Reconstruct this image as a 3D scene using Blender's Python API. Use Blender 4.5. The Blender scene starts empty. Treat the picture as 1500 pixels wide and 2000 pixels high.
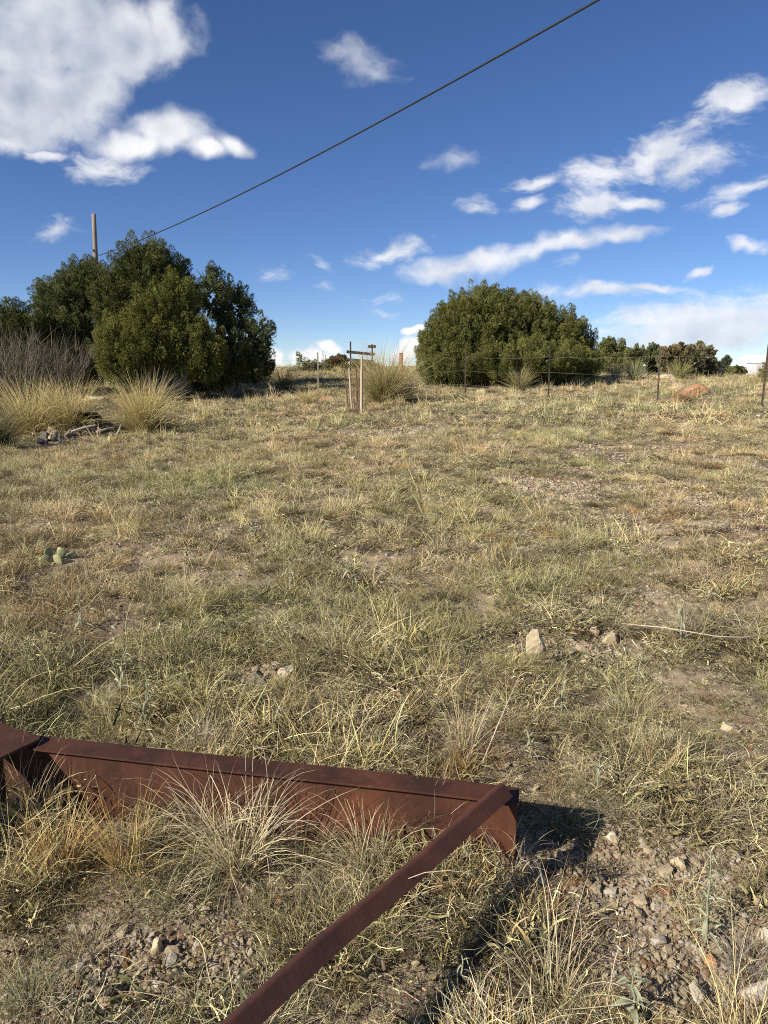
import bpy, bmesh, math, random
import numpy as np
from mathutils import Vector, Matrix, Quaternion

rng = np.random.default_rng(7)
random.seed(7)
SC = bpy.context.scene
COL = SC.collection

# ------------------------------------------------------------------ camera
EYE = 1.6
PITCH = math.radians(11.0)
F = 1430.0
cam = bpy.data.cameras.new('camera')
cam.sensor_fit = 'HORIZONTAL'
cam.sensor_width = 36.0
cam.lens = 36.0 * F / 1500.0
cam.clip_start = 0.05
cam.clip_end = 12000
cam_o = bpy.data.objects.new('camera', cam)
cam_o.location = (0, 0, EYE)
cam_o.rotation_euler = (math.pi / 2 - PITCH, 0, 0)
COL.objects.link(cam_o)
SC.camera = cam_o
SC.render.resolution_x = 768
SC.render.resolution_y = 1024

# ------------------------------------------------------------------ light
SUN_EL = math.radians(30)
SUN_A = math.radians(35)
S = Vector((-math.cos(SUN_A) * math.cos(SUN_EL), -math.sin(SUN_A) * math.cos(SUN_EL), math.sin(SUN_EL)))
sun = bpy.data.lights.new('sun', 'SUN')
sun.energy = 5.0
sun.angle = math.radians(0.53)
sun.color = (1.0, 0.925, 0.815)
sun_o = bpy.data.objects.new('sun', sun)
sun_o.rotation_euler = S.to_track_quat('Z', 'Y').to_euler()
sun_o.location = S * 60
COL.objects.link(sun_o)
SC.render.engine = 'CYCLES'
SC.cycles.pixel_filter_type = 'BLACKMAN_HARRIS'
SC.cycles.filter_width = 1.05
SC.cycles.use_denoising = False
SC.view_settings.view_transform = 'Standard'
SC.view_settings.look = 'None'
SC.view_settings.exposure = 0.55
SC.view_settings.gamma = 1.0
SC.view_settings.use_curve_mapping = False


def pix_dir(px, py):
    u = (px - 750) / F
    v = (1000 - py) / F
    c, s = math.cos(PITCH), math.sin(PITCH)
    return np.array([u, c + v * s, -s + v * c])


def P(px, py, d):
    """point seen at photo position px, py whose forward distance is d"""
    r = pix_dir(px, py)
    return np.array([0, 0, EYE]) + r * (d / r[1])


# ------------------------------------------------------------------ sky
def build_world():
    w = bpy.data.worlds.new('World')
    SC.world = w
    w.use_nodes = True
    nt = w.node_tree
    nt.nodes.clear()
    N = nt.nodes.new
    L = nt.links.new
    out = N('ShaderNodeOutputWorld')
    bg = N('ShaderNodeBackground')
    bg.inputs['Strength'].default_value = 0.076
    L(bg.outputs[0], out.inputs[0])
    sky = N('ShaderNodeTexSky')
    sky.sky_type = 'NISHITA'
    sky.sun_disc = False
    sky.sun_elevation = SUN_EL
    sky.sun_rotation = math.atan2(S.x, S.y) % (2 * math.pi)
    sky.altitude = 1800
    sky.air_density = 0.8
    sky.dust_density = 0.0
    sky.ozone_density = 3.0
    hs = N('ShaderNodeHueSaturation')
    hs.inputs['Hue'].default_value = 0.503
    hs.inputs['Saturation'].default_value = 1.11
    hs.inputs['Value'].default_value = 1.05
    tint = N('ShaderNodeMix'); tint.data_type = 'RGBA'; tint.blend_type = 'MULTIPLY'
    tint.inputs['Factor'].default_value = 1.0
    tint.inputs['B'].default_value = (0.93, 0.93, 1.0, 1)
    L(sky.outputs[0], tint.inputs['A'])
    L(tint.outputs['Result'], hs.inputs['Color'])

    def math_(op, a, b=None, clamp=False):
        n = N('ShaderNodeMath')
        n.operation = op
        n.use_clamp = clamp
        for i, x in enumerate((a, b)):
            if x is None:
                continue
            if isinstance(x, (int, float)):
                n.inputs[i].default_value = x
            else:
                L(x, n.inputs[i])
        return n.outputs[0]

    def sstep(x, lo, hi):
        n = N('ShaderNodeMapRange')
        n.interpolation_type = 'SMOOTHSTEP'
        L(x, n.inputs['Value'])
        n.inputs['From Min'].default_value = lo
        n.inputs['From Max'].default_value = hi
        return n.outputs[0]

    tc = N('ShaderNodeTexCoord')
    sep = N('ShaderNodeSeparateXYZ')
    L(tc.outputs['Generated'], sep.inputs[0])
    ysafe = math_('MAXIMUM', sep.outputs[1], 0.15)
    u = math_('DIVIDE', sep.outputs[0], ysafe)
    v = math_('DIVIDE', sep.outputs[2], ysafe)
    comb = N('ShaderNodeCombineXYZ')
    L(u, comb.inputs[0])
    L(v, comb.inputs[1])
    uv = comb.outputs[0]

    def noise(vec, scale, detail, rough=0.55, lac=2.0, dist=0.0, stretch=None, rot=0.0):
        if stretch:
            m = N('ShaderNodeMapping')
            m.inputs['Scale'].default_value = stretch
            m.inputs['Rotation'].default_value = (0, 0, rot)
            L(vec, m.inputs[0])
            vec = m.outputs[0]
        n = N('ShaderNodeTexNoise')
        n.inputs['Scale'].default_value = scale
        n.inputs['Detail'].default_value = detail
        n.inputs['Roughness'].default_value = rough
        n.inputs['Lacunarity'].default_value = lac
        n.inputs['Distortion'].default_value = dist
        L(vec, n.inputs['Vector'])
        return n.outputs['Fac'], n.outputs['Color']

    # warped coordinates so cloud outlines billow
    _, wc = noise(uv, 5.5, 4, 0.6)
    sub = N('ShaderNodeVectorMath'); sub.operation = 'SUBTRACT'
    L(wc, sub.inputs[0]); sub.inputs[1].default_value = (.5, .5, .5)
    scl = N('ShaderNodeVectorMath'); scl.operation = 'SCALE'
    L(sub.outputs[0], scl.inputs[0]); scl.inputs['Scale'].default_value = 0.085
    add = N('ShaderNodeVectorMath'); add.operation = 'ADD'
    L(uv, add.inputs[0]); L(scl.outputs[0], add.inputs[1])
    wuv = add.outputs[0]

    def duv(px, py):
        r = pix_dir(px, py)
        return r[0] / r[1], r[2] / r[1]

    def ell(px, py, a, b, ang=0.0, src=None, amp=1.0):
        """1 at the centre, 0 on the rim of a tilted ellipse given in photo units"""
        cu, cv = duv(px, py)
        # local scale of the sky at this place
        du = duv(px + 10, py)[0] - cu
        dv = cv - duv(px, py + 10)[1]
        m = N('ShaderNodeMapping')
        m.vector_type = 'TEXTURE'
        m.inputs['Location'].default_value = (cu, cv, 0)
        m.inputs['Rotation'].default_value = (0, 0, math.radians(ang))
        m.inputs['Scale'].default_value = (a * du / 10, b * dv / 10, 1)
        L(src or wuv, m.inputs[0])
        ln = N('ShaderNodeVectorMath')
        ln.operation = 'LENGTH'
        L(m.outputs[0], ln.inputs[0])
        o = math_('SUBTRACT', 1.0, ln.outputs['Value'])
        if amp != 1.0:
            o = math_('MULTIPLY', o, amp)
        return o

    def union(lst):
        r = lst[0]
        for x in lst[1:]:
            n = N('ShaderNodeMath')
            n.operation = 'SMOOTH_MAX'
            L(r, n.inputs[0]); L(x, n.inputs[1])
            n.inputs[2].default_value = 0.25
            r = n.outputs[0]
        return r

    def layer(lst, nscale, amp, lo, hi, stretch=None, rot=0.0, rough=0.55, detail=8, fine=0.0):
        m = union([ell(*e) for e in lst])
        m = math_('MAXIMUM', m, -1.5)
        nf, _ = noise(uv, nscale, detail, rough, stretch=stretch, rot=rot)
        nn = math_('MULTIPLY', math_('SUBTRACT', nf, 0.5), amp)
        t = math_('ADD', m, nn)
        if fine:
            nf2, _ = noise(wuv, nscale * 3.3, 7, .62, stretch=stretch, rot=rot)
            t = math_('ADD', t, math_('MULTIPLY', math_('SUBTRACT', nf2, 0.5), fine))
        return sstep(t, lo, hi), t

    cumulus = [
        (60, 40, 260, 150, 5), (240, 80, 160, 120, 10), (318, 55, 52, 92, 0), (90, 200, 180, 115, -8), (20, 270, 130, 55, -5), (180, 170, 90, 70, 0), (-150, 120, 250, 220, 0),
        (330, 262, 100, 62, -8), (270, 290, 80, 42, 10), (440, 292, 58, 38, -20), (395, 300, 60, 32, -10),
    ]
    d1, t1 = layer(cumulus, 6.0, 1.15, 0.03, 0.70, rough=0.56, fine=.75)
    streak = [
        (760, 498, 90, 24, 4),
        (1180, 338, 120, 40, 12), (1300, 290, 150, 52, 24), (1370, 320, 110, 40, 10), (1150, 405, 90, 38, 8), (1030, 362, 65, 20, 5), (1440, 195, 95, 42, 22), (1240, 395, 70, 16, 5),
        (1460, 372, 100, 24, 17), (940, 410, 44, 24, 0), (1020, 408, 36, 22, 0),
        (1400, 625, 260, 70, 10, None, 1.5), (1280, 640, 160, 40, 6), (1500, 600, 180, 40, 5),
        (1170, 572, 120, 20, -2), (1270, 565, 70, 12, 2),
        (100, 455, 52, 24, 5, None, .6), (200, 340, 80, 36, 4), (100, 318, 60, 14, -6),
        (622, 527, 24, 13, 0, None, .55), (545, 538, 32, 14, 0, None, .4), (745, 578, 60, 12, 0, None, .5), (745, 607, 30, 10, 0, None, .5), (635, 562, 20, 10, 0, None, .4), (1110, 520, 26, 10, 0, None, .4),
        (1355, 527, 34, 9, 25), (1465, 480, 50, 11, -6), (1420, 415, 40, 14, 10),
    ]
    longs = [(870, 528, 110, 28, 6), (960, 508, 150, 27, 10), (1080, 484, 160, 25, 11), (1210, 456, 130, 20, 12)]
    d6, t6 = layer(longs, 9.0, .9, -0.04, .95, stretch=(1.0, 2.0, 1), rot=-.25, rough=.6, fine=.8)
    d2, t2 = layer(streak, 9.0, 1.5, -0.12, 1.0, stretch=(1.0, 2.2, 1), rot=-0.3, rough=0.62, fine=1.7)
    wisp = [(700, 128, 90, 40, -12), (735, 150, 60, 22, -8), (888, 305, 62, 30, 0)]
    d5, t5 = layer(wisp, 9.0, 1.2, -0.05, 1.0, stretch=(1.0, 1.8, 1), rot=.3, rough=0.62, fine=1.3)
    low = [
        (620, 697, 60, 24, 0), (645, 672, 24, 12, 0), (538, 700, 20, 24, 0), (790, 682, 44, 26, 15), (800, 648, 26, 10, 8), (700, 702, 60, 14, 0),
    ]
    d3, t3 = layer(low, 16.0, 1.0, -0.05, 0.5, rough=0.5, fine=.7)

    # scattered small clouds everywhere else round the sky (all the sky not in front)
    dz = math_('MAXIMUM', sep.outputs[2], 0.06)
    cx = math_('DIVIDE', sep.outputs[0], dz)
    cy = math_('DIVIDE', sep.outputs[1], dz)
    c2 = N('ShaderNodeCombineXYZ'); L(cx, c2.inputs[0]); L(cy, c2.inputs[1])
    nf, _ = noise(c2.outputs[0], 0.55, 8, 0.58)
    side = sstep(math_('SUBTRACT', math_('MULTIPLY', math_('ABSOLUTE', sep.outputs[0]), 1.0), math_('MULTIPLY', sep.outputs[1], 0.62)), -0.05, 0.25)
    above = sstep(sep.outputs[2], 0.04, 0.12)
    d4 = math_('MULTIPLY', math_('MULTIPLY', sstep(nf, 0.55, 0.72), side), above)

    # cloud brightness: relief lit from the upper left
    off = N('ShaderNodeVectorMath'); off.operation = 'ADD'
    L(uv, off.inputs[0]); off.inputs[1].default_value = (-0.016, 0.022, 0)
    na, _ = noise(uv, 7.0, 6, 0.5)
    nb, _ = noise(off.outputs[0], 7.0, 6, 0.5)
    relief = math_('SUBTRACT', na, nb)
    # thickness makes the middle of the large cumulus grey
    thick = sstep(t1, 0.15, 0.85)
    lit = math_('ADD', math_('MULTIPLY', relief, 2.2), 0.86)
    big = sstep(union([ell(60, 110, 330, 210, 0, uv), ell(90, 230, 190, 90, 0, uv)]), 0.0, 0.45)
    lit = math_('SUBTRACT', lit, math_('MULTIPLY', math_('MULTIPLY', thick, big), 0.50))
    und = sstep(union([ell(1390, 660, 260, 50, 8, uv), ell(1300, 655, 200, 34, 6, uv)]), 0.0, 0.5)
    lit = math_('SUBTRACT', lit, math_('MULTIPLY', und, 0.16))
    lit = math_('ADD', lit, math_('MULTIPLY', d3, 0.3))
    lit = math_('MAXIMUM', math_('MINIMUM', lit, 1.0), 0.15)
    ramp = N('ShaderNodeMix'); ramp.data_type = 'RGBA'
    L(lit, ramp.inputs['Factor'])
    ramp.inputs['A'].default_value = (2.6, 3.2, 4.5, 1)
    ramp.inputs['B'].default_value = (9.2, 9.2, 9.3, 1)

    dens = math_('MAXIMUM', d1, math_('MULTIPLY', d2, 0.86))
    dens = math_('MAXIMUM', dens, d3)
    dens = math_('MAXIMUM', dens, math_('MULTIPLY', d6, 0.92))
    dens = math_('MAXIMUM', dens, math_('MULTIPLY', d5, 0.45))
    front = sstep(sep.outputs[1], 0.2, 0.4)
    dens = math_('MULTIPLY', dens, front)
    dens = math_('MAXIMUM', dens, math_('MULTIPLY', d4, 0.85))
    dens = math_('MULTIPLY', dens, 0.97)
    mix = N('ShaderNodeMix'); mix.data_type = 'RGBA'
    L(dens, mix.inputs['Factor'])
    L(hs.outputs[0], mix.inputs['A'])
    L(ramp.outputs['Result'], mix.inputs['B'])
    L(mix.outputs['Result'], bg.inputs['Color'])
    return w


build_world()


# ------------------------------------------------------------------ helpers
def link(o):
    COL.objects.link(o)
    return o


def tag(o, label=None, cat=None, group=None, kind=None):
    if label: o['label'] = label
    if cat: o['category'] = cat
    if group: o['group'] = group
    if kind: o['kind'] = kind
    return o


def empty(name, loc, rz=0.0):
    o = bpy.data.objects.new(name, None)
    o.location = [float(q) for q in loc]
    o.rotation_euler = (0, 0, rz)
    o.empty_display_size = 0.2
    return link(o)


def mesh_tris(name, V, T, mat=None, col=None, smooth=False):
    me = bpy.data.meshes.new(name)
    V = np.asarray(V, np.float32); T = np.asarray(T, np.int32)
    me.vertices.add(len(V)); me.vertices.foreach_set('co', V.ravel())
    me.loops.add(len(T) * 3); me.loops.foreach_set('vertex_index', T.ravel())
    me.polygons.add(len(T)); me.polygons.foreach_set('loop_start', np.arange(0, len(T) * 3, 3, dtype=np.int32))
    if col is not None:
        a = me.attributes.new('col', 'FLOAT_COLOR', 'POINT')
        c = np.ones((len(V), 4), np.float32); c[:, :3] = col
        a.data.foreach_set('color', c.ravel())
    me.update(calc_edges=True)
    if smooth:
        me.polygons.foreach_set('use_smooth', np.ones(len(T), bool))
    if mat: me.materials.append(mat)
    return me


def obj(name, me, parent=None, loc=(0, 0, 0), rot=(0, 0, 0)):
    o = bpy.data.objects.new(name, me)
    o.location = [float(q) for q in loc]; o.rotation_euler = rot
    if parent: o.parent = parent
    return link(o)


def bm_mesh(name, bm, mat=None, smooth=False):
    me = bpy.data.meshes.new(name)
    bmesh.ops.recalc_face_normals(bm, faces=bm.faces[:])
    bm.to_mesh(me); bm.free()
    if mat: me.materials.append(mat)
    if smooth:
        for p in me.polygons: p.use_smooth = True
    return me


def bm_box(bm, c, s, m=None):
    M = Matrix.Translation(c) @ (m or Matrix()) @ Matrix.Diagonal((*s, 1))
    return bmesh.ops.create_cube(bm, size=1, matrix=M)['verts']


def bevel(bm, w, seg=2):
    bmesh.ops.bevel(bm, geom=bm.edges[:], offset=w, segments=seg, affect='EDGES', profile=.6)


def bm_tube(bm, pts, radii, n=8, cap=True):
    pts = [Vector(p) for p in pts]
    if not hasattr(radii, '__len__'): radii = [radii] * len(pts)
    rings = []
    up = Vector((0, 0, 1))
    for i, p in enumerate(pts):
        a = pts[max(i - 1, 0)]; b = pts[min(i + 1, len(pts) - 1)]
        t = (b - a).normalized()
        ref = up if abs(t.z) < .95 else Vector((1, 0, 0))
        s = t.cross(ref).normalized(); q = s.cross(t)
        rings.append([bm.verts.new(p + (s * math.cos(2 * math.pi * k / n) + q * math.sin(2 * math.pi * k / n)) * radii[i]) for k in range(n)])
    for i in range(len(rings) - 1):
        for k in range(n):
            bm.faces.new((rings[i][k], rings[i][(k + 1) % n], rings[i + 1][(k + 1) % n], rings[i + 1][k]))
    if cap:
        bm.faces.new(rings[0][::-1]); bm.faces.new(rings[-1])


# value noise in numpy
_perm = np.random.default_rng(3).permutation(1024)
_val = np.random.default_rng(4).random(1024)


def vnoise(x, y):
    x = np.asarray(x, float); y = np.asarray(y, float)
    xi = np.floor(x).astype(int); yi = np.floor(y).astype(int)
    fx = x - xi; fy = y - yi
    fx = fx * fx * (3 - 2 * fx); fy = fy * fy * (3 - 2 * fy)
    h = lambda a, b: _val[(_perm[(a) & 1023] + b * 7) & 1023]
    return (h(xi, yi) * (1 - fx) + h(xi + 1, yi) * fx) * (1 - fy) + (h(xi, yi + 1) * (1 - fx) + h(xi + 1, yi + 1) * fx) * fy


def fbm(x, y, o=4):
    s = 0; a = .5; t = 0
    for k in range(o):
        s = s + a * vnoise(x * 2 ** k + 17.3 * k, y * 2 ** k + 9.1 * k); t += a; a *= .5
    return s / t


# ------------------------------------------------------------------ terrain height
CP = np.array([
    (0, 0, 0), (-4, 0, -.06), (4, 0, .06), (0, -8, -.35), (-10, -8, -.5), (10, -8, -.2),
    (0.4, 2, .12), (-1.4, 2.4, .11), (-3.5, 2.5, .08), (3.5, 2.2, .18),
    (0, 5, .27), (-5, 5, .12), (5, 5, .36), (0, 10, .44), (-6.3, 12.5, .12), (8, 10, .58),
    (-5.2, 15.7, .27), (-7, 14.8, .27), (-12, 15, .25), (0, 16, .60), (8.2, 16, .72), (14, 16, .85),
    (-4.8, 24, .60), (-2.1, 24, .80), (2.5, 22.7, .80), (4.5, 20, .78), (-10, 24, .55), (-20, 24, .5),
    (5, 28, 1.10), (12, 26, 1.05), (20, 26, 1.1),
    (-4, 32, 1.22), (0, 33, 1.38), (-1, 40, 1.66), (-6, 40, 1.62), (5, 38, 1.5), (13, 34, 1.26), (13, 42, 1.2), (22, 40, 1.15),
    (-16, 40, 1.3), (0, 48, 1.55), (-25, 48, 1.2), (25, 48, .9),
])


def _tps_fit(p):
    n = len(p)
    d = np.hypot(p[:, None, 0] - p[None, :, 0], p[:, None, 1] - p[None, :, 1])
    K = np.where(d > 0, d * d * np.log(np.maximum(d, 1e-9)), 0) + np.eye(n) * 4.0
    A = np.zeros((n + 3, n + 3)); A[:n, :n] = K
    A[:n, n] = 1; A[:n, n + 1:] = p[:, :2]; A[n:, :n] = A[:n, n:].T
    return np.linalg.solve(A, np.r_[p[:, 2], 0, 0, 0])


_W = _tps_fit(CP)


def _soft(x, lo, hi, k):
    x = np.where(x > hi, hi + k * np.tanh((x - hi) / k), x)
    return np.where(x < lo, lo - k * np.tanh((lo - x) / k), x)


def H0(x, y):
    x = np.asarray(x, float); y = np.asarray(y, float)
    xs = _soft(x, -20, 20, 5); ys = _soft(y, -6, 44, 4)
    z = _W[-3] + _W[-2] * xs + _W[-1] * ys
    for i, (a, b, _) in enumerate(CP):
        d = np.hypot(xs - a, ys - b)
        z = z + _W[i] * d * d * np.log(np.maximum(d, 1e-9))
    z = z - 9 * (1 - np.exp(-np.maximum(0, y - 46) / 250)) - 3 * (1 - np.exp(-np.maximum(0, -y - 8) / 60))
    return z


def H(x, y):
    x = np.asarray(x, float); y = np.asarray(y, float)
    b = (fbm(x * .9 + 31, y * .9 + 5, 3) - .5) * .16 + (fbm(x * 3.4 + 3, y * 3.4, 3) - .5) * .10 + (vnoise(x * 14, y * 14) - .5) * .012
    return H0(x, y) + b * np.clip(np.abs(y) / 4 + .45, 0, 1)


def G(px, py):
    """ground point under photo position"""
    r = pix_dir(px, py)
    t = 0.6; step = .02
    while t < 80:
        p = np.array([0, 0, EYE]) + r * t
        if p[2] < float(H(p[0], p[1])):
            break
        step = max(.01, t * .004); t += step
    p[2] = float(H(p[0], p[1]))
    return p


# ------------------------------------------------------------------ materials
def nodes(name):
    m = bpy.data.materials.new(name)
    m.use_nodes = True
    nt = m.node_tree
    nt.nodes.clear()
    return m, nt, nt.nodes.new, nt.links.new


def mat_leaf(name, trans=.28, var=.22, hue=.02, patch=0.0, rough=.9):
    """diffuse + translucent leaf or blade; colour from the mesh, varied plant by plant"""
    m, nt, N, L = nodes(name)
    out = N('ShaderNodeOutputMaterial')
    at = N('ShaderNodeAttribute'); at.attribute_name = 'col'
    oi = N('ShaderNodeObjectInfo')
    hs = N('ShaderNodeHueSaturation')
    L(at.outputs['Color'], hs.inputs['Color'])
    mr = N('ShaderNodeMapRange'); mr.inputs['To Min'].default_value = 1 - var; mr.inputs['To Max'].default_value = 1 + var
    L(oi.outputs['Random'], mr.inputs['Value'])
    val = mr.outputs[0]
    wn = N('ShaderNodeTexWhiteNoise'); wn.noise_dimensions = '1D'; L(oi.outputs['Random'], wn.inputs['W'])
    mh = N('ShaderNodeMapRange'); mh.inputs['To Min'].default_value = .5 - hue; mh.inputs['To Max'].default_value = .5 + hue
    L(wn.outputs['Value'], mh.inputs['Value'])
    L(mh.outputs[0], hs.inputs['Hue'])
    L(val, hs.inputs['Value'])
    color = hs.outputs[0]
    if patch:
        nz = N('ShaderNodeTexNoise'); nz.inputs['Scale'].default_value = .55; nz.inputs['Detail'].default_value = 4
        L(oi.outputs['Location'], nz.inputs['Vector'])
        pr = N('ShaderNodeMapRange'); pr.inputs['From Min'].default_value = .35; pr.inputs['From Max'].default_value = .65
        L(nz.outputs['Fac'], pr.inputs['Value'])
        mx = N('ShaderNodeMix'); mx.data_type = 'RGBA'; mx.blend_type = 'MULTIPLY'
        mx.inputs['Factor'].default_value = 1.0
        cr = N('ShaderNodeMix'); cr.data_type = 'RGBA'
        cr.inputs['A'].default_value = (1 - patch * .25, 1 - patch * .1, 1 - patch * .35, 1)
        cr.inputs['B'].default_value = (1 + patch * .2, 1 + patch * .05, 1 - patch * .05, 1)
        L(pr.outputs[0], cr.inputs['Factor'])
        L(color, mx.inputs['A']); L(cr.outputs['Result'], mx.inputs['B'])
        color = mx.outputs['Result']
    d = N('ShaderNodeBsdfDiffuse'); L(color, d.inputs['Color'])
    t = N('ShaderNodeBsdfTranslucent'); L(color, t.inputs['Color'])
    ms = N('ShaderNodeMixShader'); ms.inputs[0].default_value = trans
    L(d.outputs[0], ms.inputs[1]); L(t.outputs[0], ms.inputs[2])
    L(ms.outputs[0], out.inputs[0])
    return m


def mat_noise(name, c1, c2, scale=8, detail=8, rough=.85, bump=.3, bscale=None, c3=None, s3=2.0, spec=.3, stretch=None, bdist=.01, metal=0.0, th=(.35, .65)):
    m, nt, N, L = nodes(name)
    out = N('ShaderNodeOutputMaterial'); b = N('ShaderNodeBsdfPrincipled')
    L(b.outputs[0], out.inputs[0])
    tc = N('ShaderNodeTexCoord')
    vec = tc.outputs['Object']
    if stretch:
        mp = N('ShaderNodeMapping'); mp.inputs['Scale'].default_value = stretch; L(vec, mp.inputs[0]); vec = mp.outputs[0]
    n = N('ShaderNodeTexNoise'); n.inputs['Scale'].default_value = scale; n.inputs['Detail'].default_value = detail; n.inputs['Roughness'].default_value = .65
    L(vec, n.inputs['Vector'])
    r = N('ShaderNodeMapRange'); r.inputs['From Min'].default_value = th[0]; r.inputs['From Max'].default_value = th[1]
    L(n.outputs['Fac'], r.inputs['Value'])
    mx = N('ShaderNodeMix'); mx.data_type = 'RGBA'
    mx.inputs['A'].default_value = (*c1, 1); mx.inputs['B'].default_value = (*c2, 1)
    L(r.outputs[0], mx.inputs['Factor'])
    c = mx.outputs['Result']
    if c3:
        n3 = N('ShaderNodeTexNoise'); n3.inputs['Scale'].default_value = s3; n3.inputs['Detail'].default_value = 6
        L(vec, n3.inputs['Vector'])
        r3 = N('ShaderNodeMapRange'); r3.inputs['From Min'].default_value = .5; r3.inputs['From Max'].default_value = .68
        L(n3.outputs['Fac'], r3.inputs['Value'])
        m3 = N('ShaderNodeMix'); m3.data_type = 'RGBA'
        L(r3.outputs[0], m3.inputs['Factor']); L(c, m3.inputs['A']); m3.inputs['B'].default_value = (*c3, 1)
        c = m3.outputs['Result']
    L(c, b.inputs['Base Color'])
    b.inputs['Roughness'].default_value = rough
    b.inputs['Metallic'].default_value = metal
    b.inputs['Specular IOR Level'].default_value = spec
    nb = N('ShaderNodeTexNoise'); nb.inputs['Scale'].default_value = bscale or scale * 3; nb.inputs['Detail'].default_value = 6
    L(vec, nb.inputs['Vector'])
    bp = N('ShaderNodeBump'); bp.inputs['Strength'].default_value = bump; bp.inputs['Distance'].default_value = bdist
    L(nb.outputs['Fac'], bp.inputs['Height']); L(bp.outputs[0], b.inputs['Normal'])
    return m


def mat_ground():
    m, nt, N, L = nodes('dry_soil')
    out = N('ShaderNodeOutputMaterial'); b = N('ShaderNodeBsdfPrincipled')
    L(b.outputs[0], out.inputs[0]); b.inputs['Roughness'].default_value = .95; b.inputs['Specular IOR Level'].default_value = .1
    tc = N('ShaderNodeTexCoord'); v = tc.outputs['Object']

    def nz(s, d=6):
        n = N('ShaderNodeTexNoise'); n.inputs['Scale'].default_value = s; n.inputs['Detail'].default_value = d; n.inputs['Roughness'].default_value = .65
        L(v, n.inputs['Vector']); return n.outputs['Fac']

    def mix(f, a, c, lo, hi):
        r = N('ShaderNodeMapRange'); r.inputs['From Min'].default_value = lo; r.inputs['From Max'].default_value = hi; L(f, r.inputs['Value'])
        x = N('ShaderNodeMix'); x.data_type = 'RGBA'; L(r.outputs[0], x.inputs['Factor'])
        for k, q in (('A', a), ('B', c)):
            if isinstance(q, tuple): x.inputs[k].default_value = (*q, 1)
            else: L(q, x.inputs[k])
        return x.outputs['Result']
    c = mix(nz(1.3), (.15, .108, .068), (.30, .228, .148), .38, .66)
    c = mix(nz(16), c, (.10, .07, .046), .54, .68)
    vo = N('ShaderNodeTexVoronoi'); vo.inputs['Scale'].default_value = 130; vo.inputs['Randomness'].default_value = 1.0; L(v, vo.inputs['Vector'])
    c2 = N('ShaderNodeMix'); c2.data_type = 'RGBA'; c2.blend_type = 'MULTIPLY'; c2.inputs['Factor'].default_value = .16
    L(c, c2.inputs['A']); L(vo.outputs['Color'], c2.inputs['B'])
    hs = N('ShaderNodeHueSaturation'); hs.inputs['Saturation'].default_value = .9; hs.inputs['Value'].default_value = 1.35; L(c2.outputs['Result'], hs.inputs['Color'])
    # beyond the first metres the litter of dry grass takes over
    c = mix(nz(5), hs.outputs[0], (.17, .135, .085), .5, .68)
    L(c, b.inputs['Base Color'])
    bp = N('ShaderNodeBump'); bp.inputs['Strength'].default_value = .5; bp.inputs['Distance'].default_value = .006
    L(vo.outputs['Distance'], bp.inputs['Height'])
    bp2 = N('ShaderNodeBump'); bp2.inputs['Strength'].default_value = .5; bp2.inputs['Distance'].default_value = .03
    L(nz(30), bp2.inputs['Height']); L(bp.outputs[0], bp2.inputs['Normal']); L(bp2.outputs[0], b.inputs['Normal'])
    return m


M_GRASS = mat_leaf('dry_grass_blades', .10, .52, .014, patch=.6)
M_BUNCH = mat_leaf('bunchgrass_blades', .25, .05, .0)
M_WEED = mat_leaf('silver_leaf', .25, .12, .01)
M_JUN = mat_leaf('juniper_scales', .10, .04, .0)
M_BUSH = mat_leaf('bush_leaves', .18, .06, .0)
M_TWIG = mat_leaf('dry_twigs', .0, .08, .0)
M_SOIL = mat_ground()
M_BARK = mat_noise('juniper_bark', (.16, .12, .09), (.30, .25, .2), 6, stretch=(6, 6, .8), bump=.6, bdist=.03)


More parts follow.
